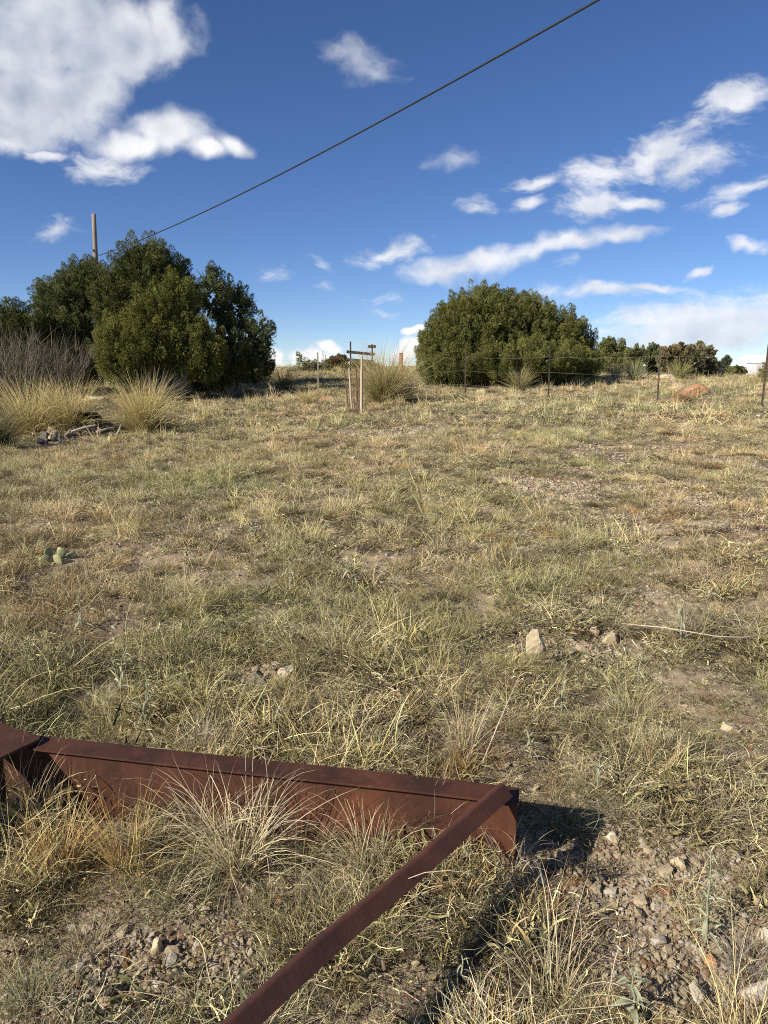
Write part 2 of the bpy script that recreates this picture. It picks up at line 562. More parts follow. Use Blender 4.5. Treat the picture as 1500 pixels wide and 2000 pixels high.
def mat_rust(name, dark, mid, bright, streak=.5):
    m, nt, N, L = nodes(name)
    out = N('ShaderNodeOutputMaterial'); b = N('ShaderNodeBsdfPrincipled'); L(b.outputs[0], out.inputs[0])
    tc = N('ShaderNodeTexCoord'); v = tc.outputs['Object']

    def nz(scale, d=8, st=None, ro=.65):
        vec = v
        if st:
            mp = N('ShaderNodeMapping'); mp.inputs['Scale'].default_value = st; L(v, mp.inputs[0]); vec = mp.outputs[0]
        n = N('ShaderNodeTexNoise'); n.inputs['Scale'].default_value = scale; n.inputs['Detail'].default_value = d; n.inputs['Roughness'].default_value = ro
        L(vec, n.inputs['Vector']); return n.outputs['Fac']

    def mix(f, lo, hi, a, c, k=1.0):
        r = N('ShaderNodeMapRange'); r.inputs['From Min'].default_value = lo; r.inputs['From Max'].default_value = hi; r.inputs['To Max'].default_value = k; L(f, r.inputs['Value'])
        x = N('ShaderNodeMix'); x.data_type = 'RGBA'; L(r.outputs[0], x.inputs['Factor'])
        for q, t in (('A', a), ('B', c)):
            if isinstance(t, tuple): x.inputs[q].default_value = (*t, 1)
            else: L(t, x.inputs[q])
        return x.outputs['Result']
    c = mix(nz(6), .36, .64, dark, mid)
    c = mix(nz(2.2, 10), .50, .66, c, bright, .75)
    c = mix(nz(9, 6, (3.2, 3.2, .22)), .50, .66, c, dark, streak)          # run-off streaks down the faces
    c = mix(nz(10, 6, (4.5, 4.5, .2)), .60, .70, c, (bright[0] * 1.25, bright[1] * 1.3, bright[2] * 1.4), streak * .6)
    c = mix(nz(95, 4), .56, .70, c, dark, .7)                                # pitting
    c = mix(nz(60, 3), .64, .72, c, (bright[0] * 1.2, bright[1] * 1.25, bright[2] * 1.3), .55)
    L(c, b.inputs['Base Color'])
    r = N('ShaderNodeMapRange'); r.inputs['To Min'].default_value = .62; r.inputs['To Max'].default_value = .95; L(nz(18), r.inputs['Value']); L(r.outputs[0], b.inputs['Roughness'])
    b.inputs['Specular IOR Level'].default_value = .3
    bp = N('ShaderNodeBump'); bp.inputs['Strength'].default_value = .45; bp.inputs['Distance'].default_value = .0016; L(nz(120, 5), bp.inputs['Height'])
    b2 = N('ShaderNodeBump'); b2.inputs['Strength'].default_value = .5; b2.inputs['Distance'].default_value = .004; L(nz(14, 7), b2.inputs['Height']); L(bp.outputs[0], b2.inputs['Normal'])
    L(b2.outputs[0], b.inputs['Normal'])
    return m


M_RUST = mat_rust('rusted_steel', (.042, .0165, .010), (.090, .0315, .0155), (.140, .051, .023))
M_PIPE = mat_rust('rusted_angle', (.056, .023, .018), (.090, .034, .022), (.120, .046, .026), .25)
M_RUSTPOST = mat_noise('rusted_post', (.26, .10, .05), (.38, .17, .09), 5, bump=.3)
M_WOOD = mat_noise('grey_wood', (.30, .25, .19), (.45, .38, .29), 5, stretch=(8, 8, 1), bump=.5, bdist=.01)
M_POLE = mat_noise('pole_wood', (.20, .155, .115), (.33, .265, .20), 4, stretch=(7, 7, .5), bump=.6, bdist=.02)
M_DARKWOOD = mat_noise('dark_wood', (.026, .019, .016), (.05, .036, .029), 5, stretch=(1, 8, 8), bump=.4)
M_STAKE = mat_noise('pale_stake', (.42, .33, .23), (.55, .45, .33), 9, stretch=(6, 6, 1), bump=.3)
M_STAKE2 = mat_noise('rusty_rod', (.12, .06, .045), (.2, .1, .07), 9, bump=.3)
M_TPOST = mat_noise('painted_post', (.045, .042, .03), (.09, .07, .048), 12, bump=.2, c3=(.16, .10, .06), s3=6)
M_TPOST2 = mat_noise('sunlit_post', (.17, .16, .11), (.27, .235, .165), 12, bump=.2)  # paler copy of the post material, sunlight on the left posts put into colour
M_WIRE = mat_noise('galvanised_wire', (.25, .24, .22), (.36, .34, .31), 30, bump=.1, rough=.5, metal=.6)
M_CABLE = mat_noise('black_cable', (.018, .018, .02), (.035, .035, .035), 20, bump=.15, rough=.6)
M_ROCK_G = mat_noise('grey_stone', (.085, .072, .06), (.18, .158, .13), 7, bump=.7, bscale=22, bdist=.02, c3=(.14, .12, .10), s3=9)
M_ROCK_T = mat_noise('tan_stone', (.42, .33, .20), (.58, .475, .31), 9, bump=.7, bscale=40, bdist=.01, c3=(.30, .21, .125), s3=12)
M_ROCK_P = mat_noise('pale_stone', (.44, .38, .29), (.58, .52, .42), 10, bump=.6, bscale=50, bdist=.008, c3=(.30, .23, .16), s3=14)
M_ROCK_R = mat_noise('red_stone', (.36, .175, .08), (.50, .285, .14), 5, bump=.9, bscale=11, bdist=.05, c3=(.24, .17, .12), s3=6)
M_WHITE = mat_noise('white_paint', (.74, .75, .76), (.82, .82, .82), 3, bump=.05, rough=.5)
M_SHADE = mat_noise('shaded_paint', (.22, .21, .2), (.3, .29, .27), 3, bump=.05, rough=.6)  # grey for the white shed's end in shadow: shade put into the colour
M_HILL = mat_noise('far_woodland', (.05, .062, .05), (.10, .10, .075), .02, bump=.0, rough=1, spec=0)

M_CACTUS = mat_noise('cactus_skin', (.24, .26, .115), (.34, .345, .17), 45, bump=.5, rough=.8, bdist=.006, c3=(.22, .18, .10), s3=30)


# ------------------------------------------------------------------ ground
def axis(lo, hi, fine, a, b, g):
    xs = list(np.arange(a, b, fine))
    s = fine; x = b
    while x < hi:
        xs.append(x); s *= g; x += s
    xs.append(hi)
    s = fine; x = a; left = []
    while x > lo:
        s *= g; x -= s; left.append(max(x, lo))
    return np.array(left[::-1] + xs)


def build_ground():
    X = axis(-4000, 4000, .055, -2.6, 2.6, 1.065)
    Y = axis(-300, 6000, .055, .9, 7.5, 1.045)
    gx, gy = np.meshgrid(X, Y)
    z = H(gx, gy)
    nx, ny = len(X), len(Y)
    V = np.stack([gx.ravel(), gy.ravel(), z.ravel()], 1)
    i = np.arange(ny - 1)[:, None] * nx + np.arange(nx - 1)[None, :]
    i = i.ravel()
    T = np.concatenate([np.stack([i, i + 1, i + nx + 1], 1), np.stack([i, i + nx + 1, i + nx], 1)])
    o = obj('ground', mesh_tris('ground', V, T, M_SOIL, smooth=True))
    tag(o, kind='structure')
    print('ground', nx, ny)


build_ground()


def build_hills():
    # low wooded ridge far away, just over the crest of the slope
    n = 160
    V = []; T = []
    ang = np.linspace(-1.2, 1.2, n)
    for j, (r, zz) in enumerate(((1700, -14), (2000, 4), (2300, 9.5), (2700, -14))):
        for k, a in enumerate(ang):
            h = zz + (14 * (float(fbm(a * 9 + 4, j * .3, 4)) - .5) if j in (1, 2) else 0)
            V.append((r * math.sin(a), r * math.cos(a), h))
    for j in range(3):
        for k in range(n - 1):
            q = j * n + k
            T += [(q, q + 1, q + n + 1), (q, q + n + 1, q + n)]
    tag(obj('hills', mesh_tris('hills', V, T, M_HILL, smooth=True)), kind='structure')


build_hills()


# ------------------------------------------------------------------ blades
def ribbons(root, az, lean, bend, length, width, col_a, col_b, segs=4, wig=.5, twist=None, floor=True, seed=0, taper=1.0):
    """curved tapering ribbons, one per root. returns V, T, C"""
    r = np.random.default_rng(seed)
    n = len(root)
    pos = np.array(root, float).copy()
    az0 = np.asarray(az, float).copy()
    wigv = r.normal(0, wig, n)
    tw = r.uniform(0, math.pi, n) if twist is None else twist
    lev = []
    z0 = pos[:, 2].copy()
    for k in range(segs + 1):
        t = k / segs
        ang = lean + bend * t ** 1.3
        a = az0 + wigv * t
        tang = np.stack([np.sin(ang) * np.cos(a), np.sin(ang) * np.sin(a), np.cos(ang)], 1)
        s0 = np.stack([-np.sin(a), np.cos(a), np.zeros(n)], 1)
        s1 = np.cross(tang, s0)
        side = s0 * np.cos(tw)[:, None] + s1 * np.sin(tw)[:, None]
        w = width * (1 - taper * t) ** .7 * .5 if k < segs else np.zeros(n)
        if floor:
            pos[:, 2] = np.maximum(pos[:, 2], z0 + .002)
        lev.append((pos.copy(), side, w, t))
        pos = pos + tang * (length / segs)[:, None]
    V = []; C = []
    for k, (p, s, w, t) in enumerate(lev):
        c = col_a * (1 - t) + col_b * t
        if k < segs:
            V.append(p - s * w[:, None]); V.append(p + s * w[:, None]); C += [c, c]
        else:
            V.append(p); C.append(c)
    V = np.concatenate(V); C = np.concatenate(C)
    T = []
    i = np.arange(n)
    for k in range(segs - 1):
        a, b, c, d = 2 * k * n + i, (2 * k + 1) * n + i, (2 * k + 2) * n + i, (2 * k + 3) * n + i
        T.append(np.stack([a, b, d], 1)); T.append(np.stack([a, d, c], 1))
    k = segs - 1
    T.append(np.stack([2 * k * n + i, (2 * k + 1) * n + i, 2 * segs * n + i], 1))
    return V, np.concatenate(T), np.clip(C, .004, .9)


class Acc:
    def __init__(s): s.V = []; s.T = []; s.C = []; s.n = 0
    def add(s, V, T, C):
        s.V.append(V); s.T.append(T + s.n); s.C.append(C); s.n += len(V)
    def mesh(s, name, mat): return mesh_tris(name, np.concatenate(s.V), np.concatenate(s.T), mat, np.concatenate(s.C))


def cvar(base, n, r, v=.18, h=.06):
    base = np.asarray(base)
    return base[None, :] * (1 + r.normal(0, v, (n, 1))) * (1 + r.normal(0, h, (n, 3)))


STRAW = np.array((.70, .565, .30)); PALE = np.array((.80, .70, .445)); GREY = np.array((.45, .395, .285)); DARK = np.array((.105, .085, .06))
OLIVE = np.array((.265, .215, .105)); GREEN = np.array((.158, .15, .078)); RUSTY = np.array((.42, .25, .115)); GOLD = np.array((.62, .44, .17)); BROWN = np.array((.20, .15, .09))
SILVER = np.array((.47, .48, .31))


def disk(n, R, r):
    a = r.uniform(0, 2 * math.pi, n); q = R * np.sqrt(r.random(n))
    return np.stack([q * np.cos(a), q * np.sin(a), np.zeros(n)], 1), a


def tuft(kind, seed, lod):
    """one tuft of a grass kind about its own origin; lod 0 near, 1 middle, 2 far"""
    r = np.random.default_rng(seed * 31 + 5)
    wf = (1.05, 1.5, 2.4)[lod]; nf = (.95, .7, .40)[lod]; sg = (5, 3, 2)[lod]
    A = Acc()  # dark roots: old thatch colour, with shade between the blades put into it

    def put(n, R, lean, bend, ln, wd, ca, cb, wig=.6, out=True, v=.2):
        n = max(6, int(n * nf))
        root, a = disk(n, R, r)
        az = a + r.normal(0, .7, n) if out else r.uniform(0, 2 * math.pi, n)
        V, T, C = ribbons(root, az, r.uniform(*lean, n), r.uniform(*bend, n), r.uniform(*ln, n), r.uniform(*wd, n) * wf,
                          cvar(ca, n, r, v), cvar(cb, n, r, v), sg, wig, seed=seed + n)
        A.add(V, T, C)
    if kind == 'curly':      # low matted curly grama
        put(110, .11, (.2, 1.3), (.4, 2.2), (.035, .105), (.0014, .0026), OLIVE * .55, PALE, 1.8, False, .3)
        put(70, .12, (.5, 1.5), (.6, 2.2), (.03, .09), (.0014, .0026), GREY * .4, PALE * .95, 1.8, False, .3)
        put(9, .08, (.1, .7), (.1, 1.2), (.10, .20), (.0011, .0019), STRAW, PALE, .8, False)
    elif kind == 'tall':     # sparse upright straw in a loose clump
        put(46, .07, (.05, .6), (.2, 1.7), (.10, .26), (.0015, .003), OLIVE * .6, STRAW, 1.2, True, .3)
        put(60, .09, (.3, 1.3), (.4, 2.0), (.05, .15), (.0015, .0028), GREY * .45, PALE, 1.5, False, .3)
        put(12, .06, (.05, .5), (.0, .8), (.20, .36), (.0012, .002), STRAW, PALE, .6, False)
    elif kind == 'mop':      # grey dead mop
        put(190, .06, (.5, 1.3), (.7, 2.2), (.05, .14), (.0012, .0022), GREY * .55, GREY * 1.15, 1.6, True, .3)
        put(24, .07, (.3, 1.0), (.5, 1.5), (.06, .14), (.0012, .002), STRAW * .7, PALE, 1.5, False)
    elif kind == 'mat':      # short cover of bits and blades, pale on dark
        put(50, .17, (.3, 1.5), (.2, 1.2), (.015, .05), (.003, .007), OLIVE * .6, OLIVE * 1.5, 1.4, False, .4)
        put(34, .17, (.7, 1.6), (.0, 1.0), (.012, .045), (.0025, .0065), STRAW * .9, PALE * 1.1, 1.4, False, .35)
        put(90, .18, (.5, 1.6), (.2, 1.4), (.03, .09), (.0013, .0024), GREY * .5, PALE, 1.8, False, .35)
        put(80, .17, (.3, 1.4), (.0, .8), (.02, .055), (.003, .007), DARK * .8, DARK * 1.6, 1.0, False, .3)
        put(30, .17, (.2, 1.2), (.2, 1.0), (.02, .055), (.003, .007), GREEN, GREEN * 1.6, 1.0, False, .3)
    elif kind == 'rusty':    # reddish low buckwheat-like
        put(120, .08, (.1, 1.2), (.1, 1.1), (.03, .09), (.0015, .0028), BROWN * .8, RUSTY, 1.5, False, .3)
        put(40, .08, (.1, 1.0), (.2, .9), (.04, .10), (.0013, .0022), BROWN, GOLD * .7, 1.3, False)
    elif kind == 'herb':     # greyish-green broad bits
        put(80, .10, (.1, 1.2), (.1, 1.1), (.03, .09), (.0035, .0085), GREEN, OLIVE * 1.7, 1.2, False, .35)
        put(30, .09, (.1, 1.0), (.1, .9), (.05, .12), (.0022, .005), OLIVE, SILVER * .9, 1.0, False)
    elif kind == 'green':    # green-grey fine tuft
        put(110, .09, (.05, .9), (.3, 1.7), (.05, .15), (.0014, .0026), GREEN * .7, OLIVE * 1.8, 1.3, False, .3)
        put(60, .10, (.2, 1.2), (.4, 1.8), (.05, .13), (.0014, .0026), GREY * .5, PALE, 1.5, False, .3)
    elif kind == 'gold':     # stiff golden broom
        put(110, .07, (.05, .9), (-.3, .7), (.04, .15), (.0012, .0022), GOLD * .65, GOLD * 1.1, 1.2, False, .3)
    elif kind == 'stalk':    # loose stalks lying about
        put(10 / nf, .14, (.9, 1.55), (-.2, .6), (.08, .32), (.0012, .0022), STRAW * .9, PALE, 1.2, False, .3)
    elif kind == 'mound':    # rounded tussock, dark at the base with pale fine tips
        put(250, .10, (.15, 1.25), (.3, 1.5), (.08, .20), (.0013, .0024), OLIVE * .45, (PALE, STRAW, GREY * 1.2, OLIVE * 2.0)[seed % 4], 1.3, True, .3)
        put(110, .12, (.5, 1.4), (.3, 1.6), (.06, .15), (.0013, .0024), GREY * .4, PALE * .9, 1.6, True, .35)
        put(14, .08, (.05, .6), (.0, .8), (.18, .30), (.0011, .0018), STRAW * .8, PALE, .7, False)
    elif kind == 'dark':     # dead dark grey brown tuft
        put(150, .08, (.1, 1.3), (.2, 1.5), (.03, .10), (.0015, .0028), DARK * .7, DARK * 1.6, 1.5, False, .3)
        put(24, .08, (.1, 1.1), (.2, 1.4), (.04, .11), (.0013, .002), GREY * .7, GREY, 1.5, False)
    return A.mesh('%s_tuft' % kind, M_GRASS)


KINDS = ['curly', 'tall', 'mop', 'mat', 'rusty', 'herb', 'green', 'gold', 'stalk', 'dark', 'mound']
NV = 4
tuft_cols = []
for lod in range(3):
    c = bpy.data.collections.new('tuft_source_%d' % lod)
    for ki, k in enumerate(KINDS):
        for v in range(NV):
            o = bpy.data.objects.new('t%03d' % (ki * NV + v), tuft(k, ki * 10 + v + lod * 100, lod))
            c.objects.link(o)
    tuft_cols.append(c)


def rock_mesh(name, seed, dims, mat, sub=2, cuts=7, rough=.12):
    r = np.random.default_rng(seed)
    bm = bmesh.new()
    bmesh.ops.create_icosphere(bm, subdivisions=sub, radius=1)
    P_ = np.array([v.co[:] for v in bm.verts])
    for k in range(cuts):
        n = r.normal(size=3); n /= np.linalg.norm(n); d = r.uniform(.45, .82)
        s = P_ @ n
        P_ = P_ - np.where(s > d, s - d, 0)[:, None] * n[None, :]
    P_ += r.normal(0, rough * .35, P_.shape)
    P_ *= 1 + (fbm(P_[:, 0] * 2 + seed, P_[:, 1] * 2 + P_[:, 2] * 2.3, 3)[:, None] - .5) * rough * 3
    P_ = P_ / np.abs(P_).max(0)[None, :]
    P_ *= np.array(dims)[None, :] * .5
    for v, p in zip(bm.verts, P_): v.co = p
    return bm_mesh(name, bm, mat)


def hull_rock(name, seed, dims, mat):
    """broken angular stone: hull of a few corner points, edges worn, faces roughened"""
    r = np.random.default_rng(seed)
    bm = bmesh.new()
    q = r.normal(size=(15, 3)); q /= np.linalg.norm(q, axis=1)[:, None]
    q = np.sign(q) * np.abs(q) ** .62 * r.uniform(.72, 1.0, (15, 1))
    q[:, :2] *= (1.1 - .32 * (q[:, 2:3] + 1) * .5 * r.uniform(.6, 1.6))
    for p in q: bm.verts.new(p)
    res = bmesh.ops.convex_hull(bm, input=bm.verts[:])
    bmesh.ops.delete(bm, geom=[v for v in bm.verts if not v.link_faces], context='VERTS')
    bmesh.ops.bevel(bm, geom=bm.edges[:], offset=.05, segments=1, affect='EDGES')
    bmesh.ops.triangulate(bm, faces=bm.faces[:])
    bmesh.ops.subdivide_edges(bm, edges=[e for e in bm.edges if e.calc_length() > .3], cuts=2, use_grid_fill=True)
    P_ = np.array([v.co[:] for v in bm.verts])
    n = np.array([v.normal[:] for v in bm.verts])
    P_ += (fbm(P_[:, 0] * 3 + seed, P_[:, 1] * 3 + P_[:, 2] * 3.7, 3)[:, None] - .5) * .16 * P_ + r.normal(0, .012, P_.shape)
    lo, hi = P_.min(0), P_.max(0)
    P_ = ((P_ - (lo + hi) / 2) / (hi - lo)) * np.array(dims)[None, :]
    for v, p in zip(bm.verts, P_): v.co = p
    return bm_mesh(name, bm, mat)


gravel_col = bpy.data.collections.new('gravel_source')
for i in range(10):
    gravel_col.objects.link(bpy.data.objects.new('g%02d' % i, rock_mesh('pebble', 50 + i, (1, random.uniform(.65, .95), random.uniform(.45, .8)), (M_ROCK_T, M_ROCK_P, M_ROCK_T, M_ROCK_T, M_ROCK_T, M_ROCK_P, M_ROCK_T, M_ROCK_T, M_ROCK_R, M_ROCK_T)[i], 1, 5, .1)))


def scatter(name, pts, idx, rot, scl, coll, label=None, cat=None):
    me = bpy.data.meshes.new(name)
    me.vertices.add(len(pts)); me.vertices.foreach_set('co', np.asarray(pts, np.float32).ravel())
    a = me.attributes.new('idx', 'INT', 'POINT'); a.data.foreach_set('value', np.asarray(idx, np.int32))
    a = me.attributes.new('rot', 'FLOAT_VECTOR', 'POINT'); a.data.foreach_set('vector', np.asarray(rot, np.float32).ravel())
    a = me.attributes.new('scl', 'FLOAT_VECTOR', 'POINT'); a.data.foreach_set('vector', np.asarray(scl, np.float32).ravel())
    me.update()
    o = obj(name, me)
    ng = bpy.data.node_groups.new(name, 'GeometryNodeTree')
    ng.interface.new_socket('Geometry', in_out='INPUT', socket_type='NodeSocketGeometry')
    ng.interface.new_socket('Geometry', in_out='OUTPUT', socket_type='NodeSocketGeometry')
    N = ng.nodes.new; L = ng.links.new
    gi, go = N('NodeGroupInput'), N('NodeGroupOutput')
    ci = N('GeometryNodeCollectionInfo'); ci.inputs['Collection'].default_value = coll
    ci.inputs['Separate Children'].default_value = True; ci.inputs['Reset Children'].default_value = True
    ip = N('GeometryNodeInstanceOnPoints'); ip.inputs['Pick Instance'].default_value = True

    def na(n, t):
        q = N('GeometryNodeInputNamedAttribute'); q.data_type = t; q.inputs['Name'].default_value = n
        return q.outputs['Attribute']
    L(gi.outputs[0], ip.inputs['Points']); L(ci.outputs[0], ip.inputs['Instance'])
    L(na('idx', 'INT'), ip.inputs['Instance Index'])
    L(na('rot', 'FLOAT_VECTOR'), ip.inputs['Rotation']); L(na('scl', 'FLOAT_VECTOR'), ip.inputs['Scale'])
    L(ip.outputs[0], go.inputs[0])
    md = o.modifiers.new('scatter', 'NODES'); md.node_group = ng
    tag(o, label, cat, kind='stuff')
    return o


# ------------------------------------------------------------------ steel frame
ZT = .35
def plane_at(px, py, z):
    r = pix_dir(px, py); t = (z - EYE) / r[2]
    return np.array([0, 0, EYE]) + r * t


beam_r = plane_at(1008, 1560, ZT); beam_f = plane_at(930, 1562, ZT)
bd = np.array([-.98, .2017, 0]); bd /= np.linalg.norm(bd)        # along the beam, to the left
bn = np.array([.2017, .98, 0]); bn /= np.linalg.norm(bn)         # away from the camera
beam_o = beam_f - bd * .124                                      # front top corner at the right end
BL = 2.75
pipe_a = plane_at(984, 1546, .378)
pipe_b = plane_at(466, 2000, .355)
pipe_dir = (pipe_b - pipe_a) / np.linalg.norm(pipe_b - pipe_a)


def build_frame():
    root = empty('steel_frame', beam_o + bd * 1.2 - np.array([0, 0, .23]))
    tag(root, 'rusted steel frame of beam and angle iron lying in the grass in the foreground', 'steel frame')
    inv = Matrix.Translation(root.location).inverted()
    Mx = Matrix((( *bd, 0), (*bn, 0), (0, 0, 1, 0), (0, 0, 0, 1))).transposed()
    Mx.translation = Vector(beam_o)

    def part(name, bm, mat, smooth=False):
        me = bm_mesh(name, bm, mat, smooth)
        me.transform(inv)
        return obj(name, me, root)

    def bbox(name, a0, a1, n0, n1, z0, z1, mat, bev=.003):
        bm = bmesh.new()
        bm_box(bm, ((a0 + a1) / 2, (n0 + n1) / 2, (z0 + z1) / 2), (a1 - a0, n1 - n0, z1 - z0))
        bevel(bm, bev, 2)
        bmesh.ops.subdivide_edges(bm, edges=[e for e in bm.edges if e.calc_length() > .5], cuts=14)
        # rolled steel that has bent a little over the years
        for v in bm.verts:
            v.co.z += .004 * math.sin(v.co.x * 3.1) ; v.co.y += .003 * math.sin(v.co.x * 4.7 + 1)
        bm.transform(Mx)
        return part(name, bm, mat)
    bbox('top_flange', 0, BL, 0, .088, -.0065, 0, M_RUST, .0015)
    bbox('web', .004, BL, .032, .040, -.212, -.0072, M_RUST)
    bbox('bottom_flange', .004, BL, -.006, .086, -.224, -.2135, M_RUST)
    bbox('flange_lip', .002, BL - .01, .0765, .0835, -.034, -.0072, M_RUST)
    bbox('end_plate', .006, .014, .0415, .076, -.210, -.008, M_RUST)
    # angle iron arm resting on the flange
    d = Vector(pipe_dir); up = Vector((0, 0, 1))
    rt = d.cross(up).normalized() * -1
    if rt.x < 0: rt = -rt
    nn = (up * .72 + rt * .69); nn -= d * nn.dot(d); nn.normalize()   # the broad leg looks up and to the right
    q = nn.cross(d).normalized()                             # across the broad leg
    if q.z < 0: q = -q                                      # towards its upper edge
    W1, W2, TH, RR = .050, .032, .006, .011
    prof = [(-W1 * .5, 0), (W1 * .5 - RR, 0)]
    prof += [(W1 * .5 - RR + RR * math.sin(t), -RR + RR * math.cos(t)) for t in np.linspace(.2, math.pi / 2, 6)]
    prof += [(W1 * .5, -W2), (W1 * .5 - TH, -W2), (W1 * .5 - TH, -TH - .004), (W1 * .5 - TH - .004, -TH), (-W1 * .5, -TH)]
    bm = bmesh.new()
    a = Vector(pipe_a) + nn * .018
    rings = []
    for s_ in range(26):
        c = a + d * (s_ * 1.75 / 25) + up * (.003 * math.sin(s_ * .7)) + rt * (.002 * math.sin(s_ * .5))
        rings.append([bm.verts.new(c + q * x + nn * y) for x, y in prof])
    m = len(prof)
    for i in range(25):
        for k in range(m):
            bm.faces.new((rings[i][k], rings[i][(k + 1) % m], rings[i + 1][(k + 1) % m], rings[i + 1][k]))
    bm.faces.new(rings[0]); bm.faces.new(rings[-1][::-1])
    part('angle_iron_arm', bm, M_PIPE)
    # second arm at the left, a flat plate with a hanging web, parallel to the pipe
    tip = plane_at(72, 1446, ZT + .014)
    w = np.array([pipe_dir[1], -pipe_dir[0], 0]); w /= np.linalg.norm(w)
    if w[0] > 0: w = -w                                   # towards the left
    d2 = np.array([-.50, -.866, 0])
    w = np.array([-.866, .50, 0])
    base = tip
    bm = bmesh.new()
    outline = [base + bn * .012, base + d2 * .012, base + d2 * .05 + w * .004, base + d2 * .18, base + d2 * 1.1, base + d2 * 1.1 + w * .13, base + d2 * .2 + w * .17, base + w * .24 + bn * .02, base + bn * .055 + bd * .12, base + bn * .03 + bd * .01]
    top = [bm.verts.new(Vector(p) + Vector((0, 0, 0))) for p in outline]
    f = bm.faces.new(top)
    ex = bmesh.ops.extrude_face_region(bm, geom=[f])
    for v in ex['geom']:
        if isinstance(v, bmesh.types.BMVert): v.co.z -= .012
    part('plate_arm', bm, M_RUST)
    bm = bmesh.new()
    c = base + d2 * .62 + w * .05 + np.array([0, 0, -.11])
    rotm = Matrix.Rotation(math.atan2(d2[1], d2[0]), 4, 'Z')
    bm_box(bm, Vector(c), (1.05, .009, .192), rotm)
    bevel(bm, .002, 1)
    part('arm_web', bm, M_RUST)


build_frame()


# ------------------------------------------------------------------ grass cover
GRAVEL = [(320, 1915, 260, 140, 1.), (1290, 1760, 260, 165, .8), (1120, 1660, 80, 60, .8), (520, 1340, 70, 60, .7), (1420, 1900, 130, 90, .7), (1110, 1280, 130, 60, .75), (1440, 1800, 100, 60, .7), (250, 1988, 260, 80, 1.), (1330, 1560, 110, 40, .5),
          (1080, 960, 110, 26, .7), (760, 845, 110, 12, .8), (1380, 980, 100, 20, .6), (1180, 1170, 140, 40, .45), (1200, 880, 120, 14, .5)]


def to_pix(p):
    q = p - np.array([0, 0, EYE])
    c, s = math.cos(PITCH), math.sin(PITCH)
    dep = q[:, 1] * c - q[:, 2] * s
    up = q[:, 1] * s + q[:, 2] * c
    dep = np.maximum(dep, .2)
    return 750 + F * q[:, 0] / dep, 1000 - F * up / dep


GR_W = []
for (a, b, c, d, e) in GRAVEL:
    p = G(a, b); dist = math.hypot(p[0], p[1])
    p2 = G(a + c, b); p3 = G(a, b - d)
    GR_W.append((p[0], p[1], abs(p2[0] - p[0]), max(.05, abs(p3[1] - p[1])), e))


def seg_dist(p, a, b):
    a = np.asarray(a)[:2]; b = np.asarray(b)[:2]
    ab = b - a
    t = np.clip(((p - a) @ ab) / (ab @ ab), 0, 1)
    return np.hypot(*(p - (a + t[:, None] * ab)).T)


def bare(x, y):
    m = np.zeros_like(x)
    for (a, b, rx, ry, e) in GR_W:
        q = np.hypot((x - a) / rx, (y - b) / ry) + (fbm(x * 5, y * 5, 3) - .5) * .9
        m = np.maximum(m, e * np.clip((1.2 - q) * 1.7, 0, 1))
    return m


beam_l = beam_o + bd * BL


def region(y0, y1, n, r, mx=1.6):
    k = .62
    w = lambda y: k * y + mx
    y = y0 + (y1 - y0) * r.random(int(n))
    x = r.uniform(-1, 1, int(n)) * (k * y1 + mx)
    keep = np.abs(x) < w(y)
    return x[keep], y[keep]


def mix_weights(x, y):
    """how likely each kind is at a spot"""
    n1 = fbm(x * .9 + 7, y * .9 + 2, 3); n2 = fbm(x * 2.4 + 40, y * 2.4, 3); n3 = fbm(x * 3.6 + 3, y * 3.6 + 80, 3)
    st = lambda q, a, b: np.clip((q - a) / (b - a), 0, 1)
    far = st(y, 9, 22)
    left = st(-x / np.maximum(y, 2), -.25, .35)
    w = np.stack([
        2.6 + 1.6 * n1,                                   # curly
        .2 + 3.0 * st(n2, .52, .68) * (1 - .3 * far),    # tall
        .5 + 2.6 * st(n3, .5, .66),                       # mop
        4.2 - 2.0 * far,                                  # mat
        .25 + 2.2 * st(1 - n2, .50, .64),                 # rusty
        .6 + 1.2 * left * (1 - .6 * far) * st(n1, .4, .6),  # herb
        .3 + 1.1 * left * (1 - .7 * far) + .6 * st(n1, .5, .7),   # green
        .10 + .8 * st(n3, .62, .75),                      # gold
        1.4 * (1 - .6 * far),                             # stalk
        .6 + 2.6 * st(1 - n3, .5, .64),                   # dark
        0 * x,                                            # mound (placed in a pass of its own)
    ], 1)
    return w / w.sum(1, keepdims=True)


def heap_zone(x, y):
    a = G(95, 868); b = G(245, 846)
    return seg_dist(np.stack([x, y], 1), a, b) < .30


